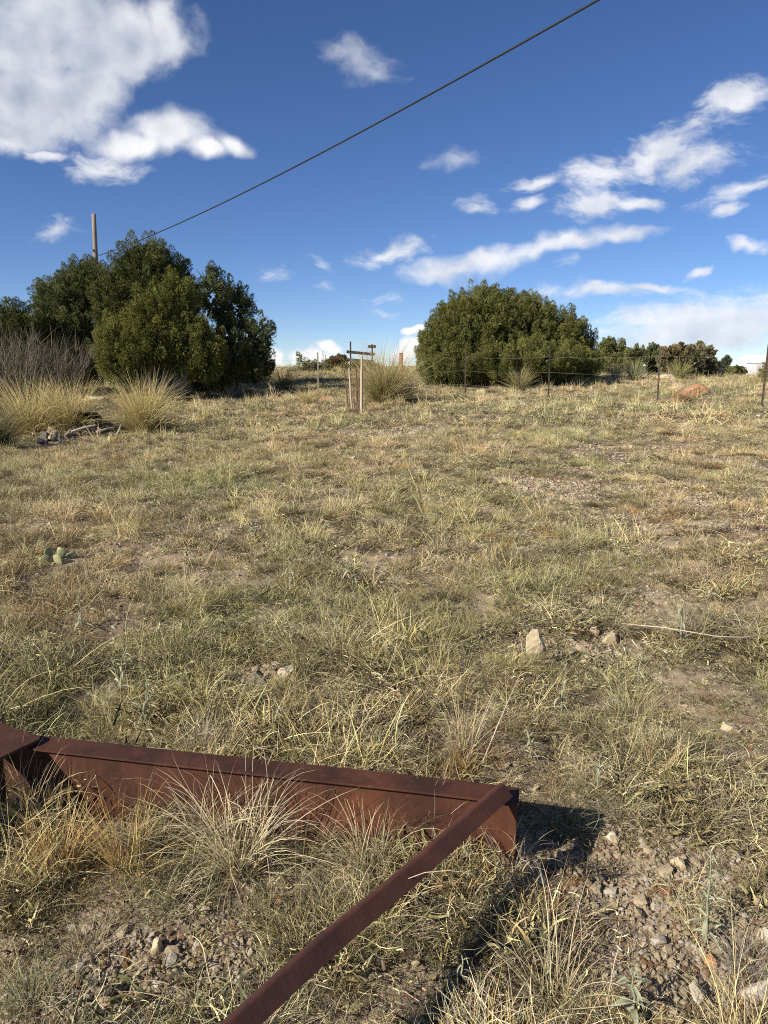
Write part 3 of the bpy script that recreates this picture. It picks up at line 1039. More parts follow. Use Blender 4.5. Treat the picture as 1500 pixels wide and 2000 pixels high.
def grass_zone(name, y0, y1, per_m2, lod, seed, sc, label, bias=None):
    r = np.random.default_rng(seed)
    area = (y1 - y0) * 2 * (.62 * y1 + 1.6)
    x, y = region(y0, y1, per_m2 * area, r)
    b = bare(x, y)
    thin = .95 - .22 * np.clip((x / np.maximum(y, 1.5) + .05) / .3, 0, 1) * np.clip((9 - y) / 6, 0, 1) - .22 * np.clip((x / np.maximum(y, 1.5) - .02) / .2, 0, 1) * np.clip((y - 4) / 2, 0, 1) * np.clip((15 - y) / 4, 0, 1) + .5 * (fbm(x * 3.1 + 11, y * 3.1, 3) - .4)
    keep = r.random(len(x)) > b * .93
    keep &= r.random(len(x)) < thin
    x, y = x[keep], y[keep]
    w = mix_weights(x, y)
    if bias is not None:
        w = w * np.array(bias); w = w / w.sum(1, keepdims=True)
    k = (w.cumsum(1) > r.random(len(x))[:, None]).argmax(1)
    p2 = np.stack([x, y], 1)
    tallish = np.isin(k, (1, 6, 0, 7, 2))
    dp = seg_dist(p2, pipe_a, pipe_a + pipe_dir * 1.75)
    db = seg_dist(p2, beam_o + bn * .044, beam_l + bn * .044)
    ok = (db > .062) & ~((dp < .06) & np.isin(k, (1,))) & ~((db < .085) & tallish)
    ok &= ~heap_zone(x, y)
    # the strip between the pipe and the lens holds only low plants
    side = (p2 - pipe_a[:2]) @ np.array([-pipe_dir[1], pipe_dir[0]])
    ok &= ~((y < 1.25) & tallish & (r.random(len(x)) < .8))
    ok &= np.hypot(x, y) > .75
    x, y, k = x[ok], y[ok], k[ok]; dp = dp[ok]; db = db[ok]
    z = H(x, y) - .004
    s = r.uniform(.65, 1.25, len(x)) * sc * (.8 + .5 * fbm(x * .7 + 90, y * .7, 2))
    hum = fbm(x * 4.6 + 5, y * 4.6 + 60, 3)
    s *= .66 + .95 * np.clip((hum - .42) / .24, 0, 1)
    s *= np.clip(.75 + dp * 2, 0, 1)
    s *= np.where(bare(x, y) > .3, .7, 1)
    scl = np.stack([s * r.uniform(.8, 1.25, len(x)), s * r.uniform(.8, 1.25, len(x)), s * r.uniform(.5, 1.0, len(x))], 1)
    rot = np.stack([r.normal(0, .2, len(x)), r.normal(0, .2, len(x)), r.uniform(0, 6.283, len(x))], 1)
    idx = k * NV + r.integers(0, NV, len(x))
    o = scatter(name, np.stack([x, y, z], 1), idx, rot, scl, tuft_cols[lod], label, 'grass')
    print(name, len(x))
    return o


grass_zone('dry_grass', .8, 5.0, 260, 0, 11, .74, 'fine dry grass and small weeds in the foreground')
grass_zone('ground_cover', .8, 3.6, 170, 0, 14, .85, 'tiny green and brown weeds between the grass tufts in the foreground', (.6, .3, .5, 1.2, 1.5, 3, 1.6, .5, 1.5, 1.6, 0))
def tussocks():
    r = np.random.default_rng(77)
    for name, y0, y1, per, lod, sc in (('grass_tussocks', 1.3, 5.0, 12, 0, .75), ('grass_tussocks', 5.0, 13.0, 16, 1, .82), ('grass_tussocks', 13.0, 44.0, 3.6, 2, 1.15)):
        x, y = region(y0, y1, per * (y1 - y0) * 2 * (.62 * y1 + 1.6), r)
        left = np.clip(.35 - x / np.maximum(y, 2), 0, 1)
        q = r.random(len(x)) < np.clip((fbm(x * 1.3 + 21, y * 1.3, 3) - .38) * 4, .1, 1) * (.5 + .5 * left) * (1 - .9 * bare(x, y))
        p2 = np.stack([x, y], 1)
        q &= (seg_dist(p2, beam_o + bn * .044, beam_l + bn * .044) > .15) & (seg_dist(p2, pipe_a, pipe_a + pipe_dir * 1.75) > .16) & ~heap_zone(x, y)
        x, y, left = x[q], y[q], left[q]; n = len(x)
        s = sc * r.uniform(.6, 1.35, n)
        scl = np.stack([s * r.uniform(.8, 1.3, n), s * r.uniform(.8, 1.3, n), s * r.uniform(.6, 1.15, n) * (1 + .35 * left)], 1)
        rot = np.stack([r.normal(0, .12, n), r.normal(0, .12, n), r.uniform(0, 6.283, n)], 1)
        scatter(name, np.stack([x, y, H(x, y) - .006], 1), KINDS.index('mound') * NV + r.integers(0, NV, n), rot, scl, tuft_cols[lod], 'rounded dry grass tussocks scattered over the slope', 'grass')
        print(name, n)


tussocks()

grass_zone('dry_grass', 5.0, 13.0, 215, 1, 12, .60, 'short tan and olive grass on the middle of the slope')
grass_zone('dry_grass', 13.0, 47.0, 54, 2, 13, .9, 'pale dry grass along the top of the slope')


def gravel():
    r = np.random.default_rng(21)
    X = []; Sx = []
    for (a, b, rx, ry, e) in GR_W:
        dist = math.hypot(a, b)
        n = int(min(12000, rx * ry * 4 * 11000 / max(1, dist * .35) ** 1.6 * e) + 60)
        q = r.normal(0, .52, (n, 2)) * np.array([rx, ry]) + np.array([a, b])
        X.append(q); Sx.append((.002 + .0085 * r.random(n) ** 3.2) * (1 + dist * .06) * (1 + (r.random(n) < .03) * 1.3))
    # thin sprinkle of pebbles all over
    x, y = region(.9, 9, 46000, r)
    X.append(np.stack([x, y], 1)); Sx.append((.003 + .011 * r.random(len(x)) ** 3) * (1 + y * .06))
    x, y = region(4, 14, 26000, r)
    q = r.random(len(x)) < np.clip((fbm(x * 1.3 + 50, y * 1.3, 3) - .36) * 4, .08, 1)
    x, y = x[q], y[q]
    X.append(np.stack([x, y], 1)); Sx.append((.004 + .013 * r.random(len(x)) ** 2.5) * (1 + y * .03))
    x, y = region(9, 30, 9000, r)
    X.append(np.stack([x, y], 1)); Sx.append((.010 + .045 * r.random(len(x)) ** 3.5))
    X = np.concatenate(X); Sx = np.concatenate(Sx) * 1.5
    ok = np.hypot(X[:, 0], X[:, 1]) > .7
    X, Sx = X[ok], Sx[ok]
    z = H(X[:, 0], X[:, 1]) + Sx * .12
    n = len(X)
    rot = r.uniform(0, 6.283, (n, 3)); rot[:, :2] *= .12
    scatter('gravel', np.column_stack([X, z]), r.integers(0, 10, n), rot, np.stack([Sx * 1.5] * 3, 1), gravel_col, 'loose tan gravel on the bare patches of soil', 'gravel')
    print('gravel', n)


gravel()


# ------------------------------------------------------------------ junipers and bushes
GREEN_GAIN = 1.3


def spray(lobes, n_plume, n_sprig, plume_l, plume_r, leaf_l, leaf_w, cols, seed, up=.8, zmin=None, pull=.9, fill=.25, blades=3, tipc=None):
    r = np.random.default_rng(seed)
    lob = np.array(lobes, float)
    area = (lob[:, 3] * lob[:, 5] + lob[:, 3] * lob[:, 4] + lob[:, 4] * lob[:, 5])
    which = r.choice(len(lob), n_plume * 4, p=area / area.sum())
    d = r.normal(size=(n_plume * 4, 3)); d /= np.linalg.norm(d, axis=1)[:, None]
    c = lob[which]
    p = c[:, :3] + d * c[:, 3:] * pull
    nrm = d / c[:, 3:]; nrm /= np.linalg.norm(nrm, axis=1)[:, None]
    ok = np.ones(len(p), bool)
    for i, l in enumerate(lob):
        q = np.linalg.norm((p - l[:3]) / l[3:], axis=1)
        ok &= (q > .74) | (which == i)
    gz = H0(p[:, 0], p[:, 1]) + .12
    ok &= p[:, 2] > gz
    p, nrm, which = p[ok][:n_plume], nrm[ok][:n_plume], which[ok][:n_plume]
    m = len(p)
    ax = nrm * r.uniform(.45, .9, (m, 1)) + np.array([0, 0, up])[None, :] * r.uniform(.7, 1.2, (m, 1)) + r.normal(0, .18, (m, 3))
    ax /= np.linalg.norm(ax, axis=1)[:, None]
    Lp = plume_l * r.uniform(.6, 1.35, m); Rp = plume_r * r.uniform(.7, 1.3, m)
    cols = np.array(cols) * GREEN_GAIN
    pc = np.array(cols)[r.integers(0, len(cols), m)] * np.clip(1 + r.normal(0, .26, (m, 1)), .45, 1.7)
    # sprigs on plumes
    k = n_sprig
    pi = np.repeat(np.arange(m), k)
    t = r.random(len(pi)) ** .8
    th = r.uniform(0, 6.283, len(pi))
    A = ax[pi]
    ref = np.where(np.abs(A[:, 2:3]) < .9, np.array([[0, 0, 1.]]), np.array([[1., 0, 0]]))
    s1 = np.cross(A, ref); s1 /= np.linalg.norm(s1, axis=1)[:, None]; s2 = np.cross(A, s1)
    rad = s1 * np.cos(th)[:, None] + s2 * np.sin(th)[:, None]
    prof = np.sqrt(np.clip(t, .02, 1)) * (1 - t) ** .55 * 1.55
    pos = p[pi] + A * ((t - .4) * Lp[pi])[:, None] + rad * (Rp[pi] * prof * (1.05 - .5 * r.random(len(pi)) ** 2.2))[:, None]
    dr = rad * r.uniform(.2, .7, (len(pi), 1)) + A * 1.0 + np.array([0, 0, .3]) + r.normal(0, .3, (len(pi), 3))
    cc = pc[pi] * (1 + r.normal(0, .16, (len(pi), 1)))
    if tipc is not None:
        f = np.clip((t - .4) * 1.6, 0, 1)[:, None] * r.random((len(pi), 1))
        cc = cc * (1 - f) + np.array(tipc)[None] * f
    # inner fill
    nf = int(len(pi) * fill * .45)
    big = np.ones(len(pi) + nf); big[len(pi):] = 4.2 if n_plume > 150 else 1.5      # enlarged sprays added as a dark core, inner shade put into their colour
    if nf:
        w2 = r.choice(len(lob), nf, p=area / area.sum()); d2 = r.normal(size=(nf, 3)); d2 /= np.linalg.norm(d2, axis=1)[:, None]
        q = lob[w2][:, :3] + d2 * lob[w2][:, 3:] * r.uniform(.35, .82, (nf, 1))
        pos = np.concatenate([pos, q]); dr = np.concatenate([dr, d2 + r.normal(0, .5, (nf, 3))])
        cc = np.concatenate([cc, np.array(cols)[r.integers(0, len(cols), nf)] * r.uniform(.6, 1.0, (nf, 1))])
    ok = pos[:, 2] > H0(pos[:, 0], pos[:, 1]) + .03
    pos, dr, cc, big = pos[ok], dr[ok], cc[ok], big[ok][:, None]
    dr /= np.linalg.norm(dr, axis=1)[:, None]
    n = len(pos)
    V = []; T = []; C = []
    ref = r.normal(size=(n, 3))
    for b in range(blades):
        sd = np.cross(dr, ref); sd /= np.linalg.norm(sd, axis=1)[:, None]
        ll = leaf_l * r.uniform(.6, 1.3, (n, 1)) * big; ww = leaf_w * r.uniform(.7, 1.3, (n, 1)) * big * np.where(big > 1, 1.5, 1)
        db = dr + sd * r.normal(0, .35, (n, 1)) + np.cross(dr, sd) * r.normal(0, .35, (n, 1))
        V += [pos - sd * ww * .5, pos + sd * ww * .5, pos + db * ll]
        C += [cc] * 3
        o = b * 3 * n; i = np.arange(n) + o
        T += [np.stack([i, i + n, i + 2 * n], 1)]
        ref = np.cross(sd, dr) * .7 + r.normal(0, .6, (n, 3))
    return np.concatenate(V), np.concatenate(T), np.clip(np.concatenate(C), .003, .9), p


def woody(base, targets, r0, seed, sag=.1):
    r = np.random.default_rng(seed)
    bm = bmesh.new()
    base = np.asarray(base, float)
    for t in targets:
        t = np.asarray(t, float)
        mid = base * .5 + t * .5 + r.normal(0, .12, 3) + np.array([0, 0, .1])
        q1 = base * .78 + t * .22 + r.normal(0, .08, 3)
        pts = [base - np.array([0, 0, .1]), q1, mid, t * .8 + mid * .2 + r.normal(0, .06, 3), t]
        bm_tube(bm, pts, [r0, r0 * .8, r0 * .5, r0 * .3, r0 * .1], 7)
    return bm


JG = [(.108, .118, .040), (.096, .106, .038), (.120, .126, .042), (.084, .094, .036)]


def tree(name, label, cat, lobes, n_plume, n_sprig, pl, pr, ll, lw, cols, seed, group=None, leafmat=M_JUN, trunk=.11, fill=.25, tipc=None, up=.8, blades=4, nb=26):
    lob = np.array(lobes, float)
    cx, cy = np.average(lob[:, 0], weights=lob[:, 3]), np.average(lob[:, 1], weights=lob[:, 3])
    cz = float(H(cx, cy))
    root = empty(name, (cx, cy, cz)); tag(root, label, cat, group)
    V, T, C, P_ = spray(lobes, n_plume, n_sprig, pl, pr, ll, lw, cols, seed, up, fill=fill, tipc=tipc, blades=blades)
    off = np.array([cx, cy, cz])
    obj('crown', mesh_tris('crown', V - off, T, leafmat, C), root)
    r = np.random.default_rng(seed + 1)
    up_ = P_[P_[:, 2] > cz + .35 * (P_[:, 2].max() - cz)]
    tg = up_[r.integers(0, len(up_), nb)]
    tg = tg + (np.array([cx, cy, cz + 1.0]) - tg) * .12
    bm = woody((cx, cy, cz), list(tg), trunk, seed)
    me = bm_mesh('trunk', bm, M_BARK, True); me.transform(Matrix.Translation(-Vector(off)))
    obj('trunk', me, root)
    return root


def L_(px, py, rx, ry, d, dep=.85):
    """an ellipsoid that covers a photo patch at distance d"""
    k = d / F
    sh = min(22.0, ry * .22)            # leave room for the sprays that stand out of the crown
    p = P(px, py + sh * .75, d)
    return (p[0], p[1], p[2], (rx - sh * .45) * k, rx * k * dep, (ry - sh) * k)


# right-hand rounded juniper
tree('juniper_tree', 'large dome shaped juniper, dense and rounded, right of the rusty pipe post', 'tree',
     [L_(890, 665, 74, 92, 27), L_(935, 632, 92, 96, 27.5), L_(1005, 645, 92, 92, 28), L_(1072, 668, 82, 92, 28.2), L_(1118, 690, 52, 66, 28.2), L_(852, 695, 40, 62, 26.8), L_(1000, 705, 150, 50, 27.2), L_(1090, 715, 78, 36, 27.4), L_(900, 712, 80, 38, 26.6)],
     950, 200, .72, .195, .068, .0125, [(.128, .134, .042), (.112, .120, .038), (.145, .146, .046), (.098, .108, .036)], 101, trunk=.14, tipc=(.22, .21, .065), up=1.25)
# left-hand group
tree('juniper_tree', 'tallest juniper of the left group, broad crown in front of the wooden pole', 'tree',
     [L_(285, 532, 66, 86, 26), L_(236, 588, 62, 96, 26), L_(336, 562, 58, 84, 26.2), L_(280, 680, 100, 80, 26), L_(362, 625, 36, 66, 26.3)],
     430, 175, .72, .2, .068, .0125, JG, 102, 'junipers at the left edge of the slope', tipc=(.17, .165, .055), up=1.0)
tree('juniper_tree', 'yellow green juniper low in front of the tallest left juniper', 'tree',
     [L_(300, 650, 60, 80, 23.4), L_(250, 690, 58, 70, 23.2), L_(362, 672, 52, 70, 23.6), L_(345, 590, 30, 60, 23.8), L_(312, 600, 30, 48, 23.4), L_(285, 610, 28, 40, 23.3), L_(400, 690, 40, 60, 23.7), L_(225, 660, 26, 50, 23.2)],
     370, 165, .72, .18, .068, .0125, [(.140, .150, .042), (.124, .136, .040), (.158, .158, .046)], 103, 'junipers at the left edge of the slope', tipc=(.23, .205, .06), up=1.1)
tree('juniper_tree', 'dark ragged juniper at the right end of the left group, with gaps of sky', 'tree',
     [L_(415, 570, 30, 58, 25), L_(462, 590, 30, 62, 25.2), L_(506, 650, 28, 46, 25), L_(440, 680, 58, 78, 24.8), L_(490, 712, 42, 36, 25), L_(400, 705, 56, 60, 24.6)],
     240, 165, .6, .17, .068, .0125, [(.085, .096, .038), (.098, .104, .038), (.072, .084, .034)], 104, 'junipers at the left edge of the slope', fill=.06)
tree('juniper_tree', 'grey green juniper standing left of the wooden pole', 'tree',
     [L_(128, 600, 52, 84, 27), L_(165, 556, 46, 66, 27.2), L_(96, 590, 28, 54, 27), L_(140, 680, 80, 80, 26.8), L_(120, 640, 56, 60, 26.5)],
     380, 165, .66, .18, .068, .0125, [(.110, .122, .048), (.098, .11, .044), (.122, .13, .05)], 105, 'junipers at the left edge of the slope', fill=.15)
tree('juniper_tree', 'dark juniper cut off by the left edge of the view', 'tree',
     [L_(30, 640, 50, 66, 25), L_(-20, 645, 56, 76, 25), L_(48, 680, 36, 54, 25.4)],
     190, 160, .66, .18, .068, .0125, JG, 106, 'junipers at the left edge of the slope', fill=.15)

# shrubs along the crest, right of the dome
tree('juniper_bush', 'small round juniper bush just right of the dome shaped juniper', 'bush',
     [L_(1196, 685, 26, 30, 36), L_(1190, 705, 26, 24, 36)], 110, 60, .5, .16, .085, .03, [(.16, .165, .06), (.13, .138, .052)], 111, trunk=.05)
tree('juniper_bush', 'lower green juniper bush beside the yucca with a dead skirt', 'bush',
     [L_(1240, 696, 22, 20, 35), L_(1228, 710, 22, 16, 35)], 80, 60, .42, .14, .085, .03, [(.16, .165, .06), (.13, .138, .052)], 112, trunk=.05)
tree('juniper_bush', 'narrow upright juniper bush left of the brown topped shrub', 'bush',
     [L_(1275, 692, 16, 20, 36), L_(1280, 708, 20, 18, 36)], 70, 60, .42, .13, .085, .03, [(.14, .15, .06), (.12, .13, .05)], 113, trunk=.05)
tree('oak_shrub', 'broad grey green shrub with a brown withered top near the red rock', 'shrub',
     [L_(1340, 703, 48, 30, 33), L_(1362, 696, 30, 28, 33.3), L_(1318, 700, 30, 26, 33.2), L_(1375, 714, 22, 22, 33)],
     170, 70, .4, .16, .075, .042, [(.17, .16, .085), (.19, .165, .09), (.14, .14, .08)], 114, leafmat=M_BUSH, trunk=.05, nb=40)
tree('oak_shrub', 'brown withered branches rising from the broad grey green shrub', 'shrub',
     [L_(1328, 686, 20, 14, 32.6), L_(1306, 688, 15, 11, 32.6)],
     40, 70, .3, .12, .07, .045, [(.25, .20, .10), (.21, .17, .085)], 115, leafmat=M_BUSH, trunk=.03, nb=14)
tree('small_tree', 'tiny lone tree on the skyline left of the white shed', 'tree',
     [L_(1415, 706, 9, 8, 62), L_(1413, 715, 6, 8, 62)], 22, 40, .5, .2, .14, .06, [(.09, .11, .06)], 116, trunk=.06, nb=6)
tree('shrub', 'low green shrub below the white shed', 'shrub',
     [L_(1440, 726, 16, 7, 38), L_(1425, 727, 12, 6, 38)], 40, 50, .3, .14, .08, .04, [(.15, .14, .055), (.12, .12, .05)], 117, leafmat=M_BUSH, trunk=.03, nb=10)
tree('shrub', 'olive shrub at the right edge of the view behind the last fence post', 'shrub',
     [L_(1492, 724, 8, 10, 30), L_(1503, 722, 10, 12, 30)], 24, 40, .3, .14, .08, .04, [(.2, .17, .07), (.15, .14, .06)], 118, leafmat=M_BUSH, trunk=.03, nb=10)
# centre of the crest
tree('shrub', 'loose green bush on the crest left of the dark wooden sign frame', 'shrub',
     [L_(605, 716, 24, 12, 36), L_(625, 720, 22, 10, 36), L_(587, 698, 4, 12, 36)], 44, 26, .32, .13, .08, .026, [(.22, .22, .10), (.18, .18, .08)], 119, leafmat=M_BUSH, trunk=.03, nb=18)
tree('shrub', 'rust coloured bush on the crest touching the wooden sign frame', 'shrub',
     [L_(660, 704, 17, 9, 39), L_(652, 708, 14, 8, 39)], 40, 50, .28, .13, .08, .045, [(.20, .11, .045), (.13, .09, .045), (.16, .12, .05)], 120, leafmat=M_BUSH, trunk=.03, nb=10)
tree('shrub', 'grey green bush on the crest right of the wooden sign frame', 'shrub',
     [L_(700, 718, 34, 8, 37), L_(730, 720, 28, 8, 37)], 50, 46, .28, .13, .08, .03, [(.24, .22, .11), (.19, .18, .09)], 121, leafmat=M_BUSH, trunk=.03, nb=10)


# bare twiggy shrubs
def bare_shrub(name, label, px, py, d, h, w, n, seed, col=(.15, .13, .092), group=None):
    c = P(px, py, d); c[2] = float(H(c[0], c[1]))
    r = np.random.default_rng(seed)
    A = Acc()
    root, a = disk(n, w * .28, r)
    ln = h * r.uniform(.6, 1.12, n)
    lean = r.uniform(.0, .62, n); bend = r.normal(.15, .25, n)
    cc = cvar(col, n, r, .2)
    V, T, C = ribbons(root, a, lean, bend, ln, r.uniform(.012, .022, n), cc, cc * 1.1, 6, .5, seed=seed)
    A.add(V, T, C)
    # side twigs start along each stem
    lv = V[:2 * n * 6].reshape(6, 2, n, 3).mean(1)
    for k in range(2, 6):
        m = n * 3
        i = r.integers(0, n, m)
        rt = lv[k][i]
        cc = cvar(col, m, r, .22)
        V2, T2, C2 = ribbons(rt, a[i] + r.normal(0, 1.3, m), r.uniform(.1, .9, m), r.normal(0, .3, m), h * r.uniform(.15, .4, m), r.uniform(.006, .012, m), cc, cc * 1.15, 3, .6, floor=False, seed=seed + k)
        A.add(V2, T2, C2)
    o = obj(name, A.mesh(name, M_TWIG), None, c)
    tag(o, label, 'shrub', group)
    return o


bare_shrub('bare_shrub', 'leafless grey brown shrub under the grey green juniper at far left', 95, 800, 20.5, 2.1, 2.0, 150, 201)
bare_shrub('bare_shrub', 'leafless grey shrub cut off by the left edge of the view', 15, 810, 19.5, 2.2, 1.8, 140, 202)
bare_shrub('bare_shrub', 'thin bare shrub on the skyline behind the white shed', 1492, 715, 70, 2.9, 2.2, 60, 203, (.30, .26, .23))
bare_shrub('bare_shrub', 'low grey twiggy shrub at the right foot of the brown topped shrub', 1400, 728, 34, .55, 1.0, 60, 204, (.30, .26, .23))


# ------------------------------------------------------------------ big bunchgrasses
def bunch(name, label, base, h, spread, n, seed, ca, cb, cg, width=.009, droop=1.0, group=None, cat='bunchgrass', dead=.3):
    r = np.random.default_rng(seed)
    A = Acc()
    base = np.asarray(base, float)
    if cat == 'beargrass':
        n = int(n * .95); width = width * 2.0
    for part in range(3):
        m = int(n * (.5, .3, .2)[part])
        root, a = disk(m, spread * .16, r)
        az = a + r.normal(0, .5 if cat != 'bunchgrass' else 1.1, m)
        if part == 0:
            lean = np.abs(r.normal(.30, .28, m)); bend = r.uniform(.2, 1.4, m) * droop; ln = h * r.uniform(.75, 1.25, m); x, y = ca, cb
        elif part == 1:
            lean = np.abs(r.normal(.65, .3, m)); bend = r.uniform(.4, 1.3, m) * droop; ln = h * r.uniform(.55, 1.1, m); x, y = cg, cb
        else:
            lean = r.uniform(.8, 1.5, m); bend = r.uniform(.2, .9, m); ln = h * r.uniform(.35, .85, m); x, y = np.array(ca) * .8, np.array(cb) * .75
        wv = width * r.uniform(.6, 1.3, m)
        V, T, C = ribbons(root, az, lean, bend, ln, wv, cvar(x, m, r, .25), cvar(y, m, r, .25), 7, .6, seed=seed + part)
        A.add(V, T, C)
    base[2] = float(H(base[0], base[1])) - .01
    o = obj(name, A.mesh(name, M_BUNCH), None, base)
    tag(o, label, cat, group)
    return o


BA, BB, BG = (.38, .31, .12), (.78, .63, .31), (.19, .18, .06)
GRP = 'large clumps of beargrass on the slope'
def gp(px, d):
    p = P(px, 800, d); p[2] = float(H(p[0], p[1])); return p
bunch('beargrass', 'big golden beargrass clump right of the heap of grey stones', gp(282, 15.6), 1.25, 1.2, 1300, 301, BA, BB, BG, .009, group=GRP)
bunch('beargrass', 'big golden beargrass clump left of the dark board', gp(135, 15.4), 1.25, 1.1, 1000, 302, BA, BB, BG, .009, group=GRP)
bunch('beargrass', 'golden beargrass clump nearest the left edge of the view', gp(60, 15.2), 1.3, 1.1, 900, 303, BA, BB, BG, .009, group=GRP)
bunch('beargrass', 'dark green beargrass clump in shade at the left edge', gp(-15, 13.2), .95, 1.1, 700, 304, (.09, .10, .04), (.19, .18, .09), (.07, .08, .035), .009, group=GRP)
bunch('beargrass', 'huge wind swept beargrass clump behind the four stakes', gp(752, 20.2), 1.62, 1.5, 1500, 305, (.22, .20, .08), (.58, .47, .23), (.12, .13, .045), .009, .85, group=GRP)
bunch('beargrass', 'low wispy part of the beargrass leaning right toward the pipe post', gp(785, 20.6), 1.0, 1.3, 600, 306, (.30, .22, .13), (.50, .40, .24), (.2, .16, .08), .008, 1.3, group=GRP)
bunch('beargrass', 'dark green beargrass clump at the foot of the ragged juniper', gp(556, 26.5), .95, .9, 420, 307, (.12, .12, .05), (.28, .26, .13), (.09, .10, .04), .011, .5, group=GRP)
bunch('beargrass', 'small drooping yellow beargrass clump left of the stakes', gp(604, 21), .6, .7, 320, 308, BA, BB, BG, .008, 1.2, group=GRP)
bunch('beargrass', 'spiky yellow clump in front of the dome shaped juniper', gp(1014, 24.6), .85, .9, 420, 309, (.24, .22, .09), (.48, .42, .2), (.14, .15, .06), .011, .6, group=GRP)
bunch('beargrass', 'yellow green clump in front of the brown topped shrub', gp(1322, 30), .85, .9, 260, 310, (.22, .22, .08), (.42, .38, .16), (.13, .15, .05), .016, .5, group=GRP)
bunch('beargrass', 'straw coloured clump between the round juniper bush and the yucca', gp(1196, 31), .75, .9, 260, 311, (.3, .26, .13), (.5, .44, .24), (.2, .2, .09), .013, .8, group=GRP)
bunch('beargrass', 'green yellow clump at the right edge beside the last fence post', gp(1492, 26), .8, .8, 260, 312, (.2, .2, .08), (.42, .36, .16), (.14, .15, .06), .013, .7, group=GRP)
bunch('yucca', 'small round blue green yucca in front of the dome shaped juniper', gp(1129, 25.8), .42, .5, 240, 313, (.13, .16, .085), (.24, .26, .15), (.10, .13, .07), .022, .15, cat='yucca')
y1_ = gp(1236, 29)
bunch('yucca', 'tall yucca on a dark stem with a pale dead skirt', (y1_[0], y1_[1], 0), .85, .6, 260, 314, (.16, .18, .08), (.34, .34, .17), (.5, .42, .26), .022, .25, cat='yucca')
bunch('bunchgrass', 'orange tinted grass clump left of the red rock', gp(1330, 18.6), .38, .8, 420, 315, (.34, .20, .10), (.50, .33, .18), (.3, .2, .1), .007, .6)
bunch('bunchgrass', 'bright straw grass clump below the red rock', gp(1436, 15.5), .34, .5, 260, 316, (.42, .34, .16), (.58, .48, .26), (.3, .26, .12), .006, .6)


# ------------------------------------------------------------------ utility pole and cable
def build_pole():
    d = 30.0
    top = P(183, 418, d); b = P(189.5, 640, d); b[2] = float(H(b[0], b[1])) - .3
    root = empty('utility_pole', (b[0], b[1], b[2] + .3))
    tag(root, 'bare weathered wooden utility pole rising behind the left junipers', 'utility pole')
    off = Matrix.Translation(-Vector(root.location))
    bm = bmesh.new()
    n = 9
    pts = [Vector(b).lerp(Vector(top), i / n) for i in range(n + 1)]
    bm_tube(bm, pts, [.115 - .035 * i / n for i in range(n + 1)], 14)
    me = bm_mesh('shaft', bm, M_POLE, True); me.transform(off); obj('shaft', me, root)
    at = Vector(b).lerp(Vector(top), .80)
    bm = bmesh.new()
    bm_tube(bm, [at + Vector((0, -.10, .0)), at + Vector((.02, -.24, 0))], .02, 8)
    bm_tube(bm, [at + Vector((.02, -.24, -.05)), at + Vector((.02, -.24, .05))], [.035, .045], 10)
    me = bm_mesh('cable_clamp', bm, M_STAKE2); me.transform(off); obj('cable_clamp', me, root)
    return at


def build_cable():
    a = P(172, 517, 30.6); k0 = P(190, 500, 29.7); m = P(308, 455, 27.0); c = P(1168, 0, 10.2); md = P(740, 240, 15.2)
    # smooth curve by a fit of the three coordinates to the photo-right position
    pts = []
    dirv = (c - k0)
    for i in range(61):
        t = i / 40.0
        p = k0 + dirv * t
        p[2] += -.42 * 4 * t * (1 - t) * .62 if t <= 1 else .42 * 4 * .62 * t * (t - 1)
        pts.append(Vector(p))
    pts = [Vector(a)] + pts
    bm = bmesh.new()
    bm_tube(bm, pts, .0155, 8)
    o = obj('overhead_cable', bm_mesh('overhead_cable', bm, M_CABLE, True))
    tag(o, 'black overhead cable crossing the blue sky from the wooden pole', 'cable')


build_pole()
build_cable()


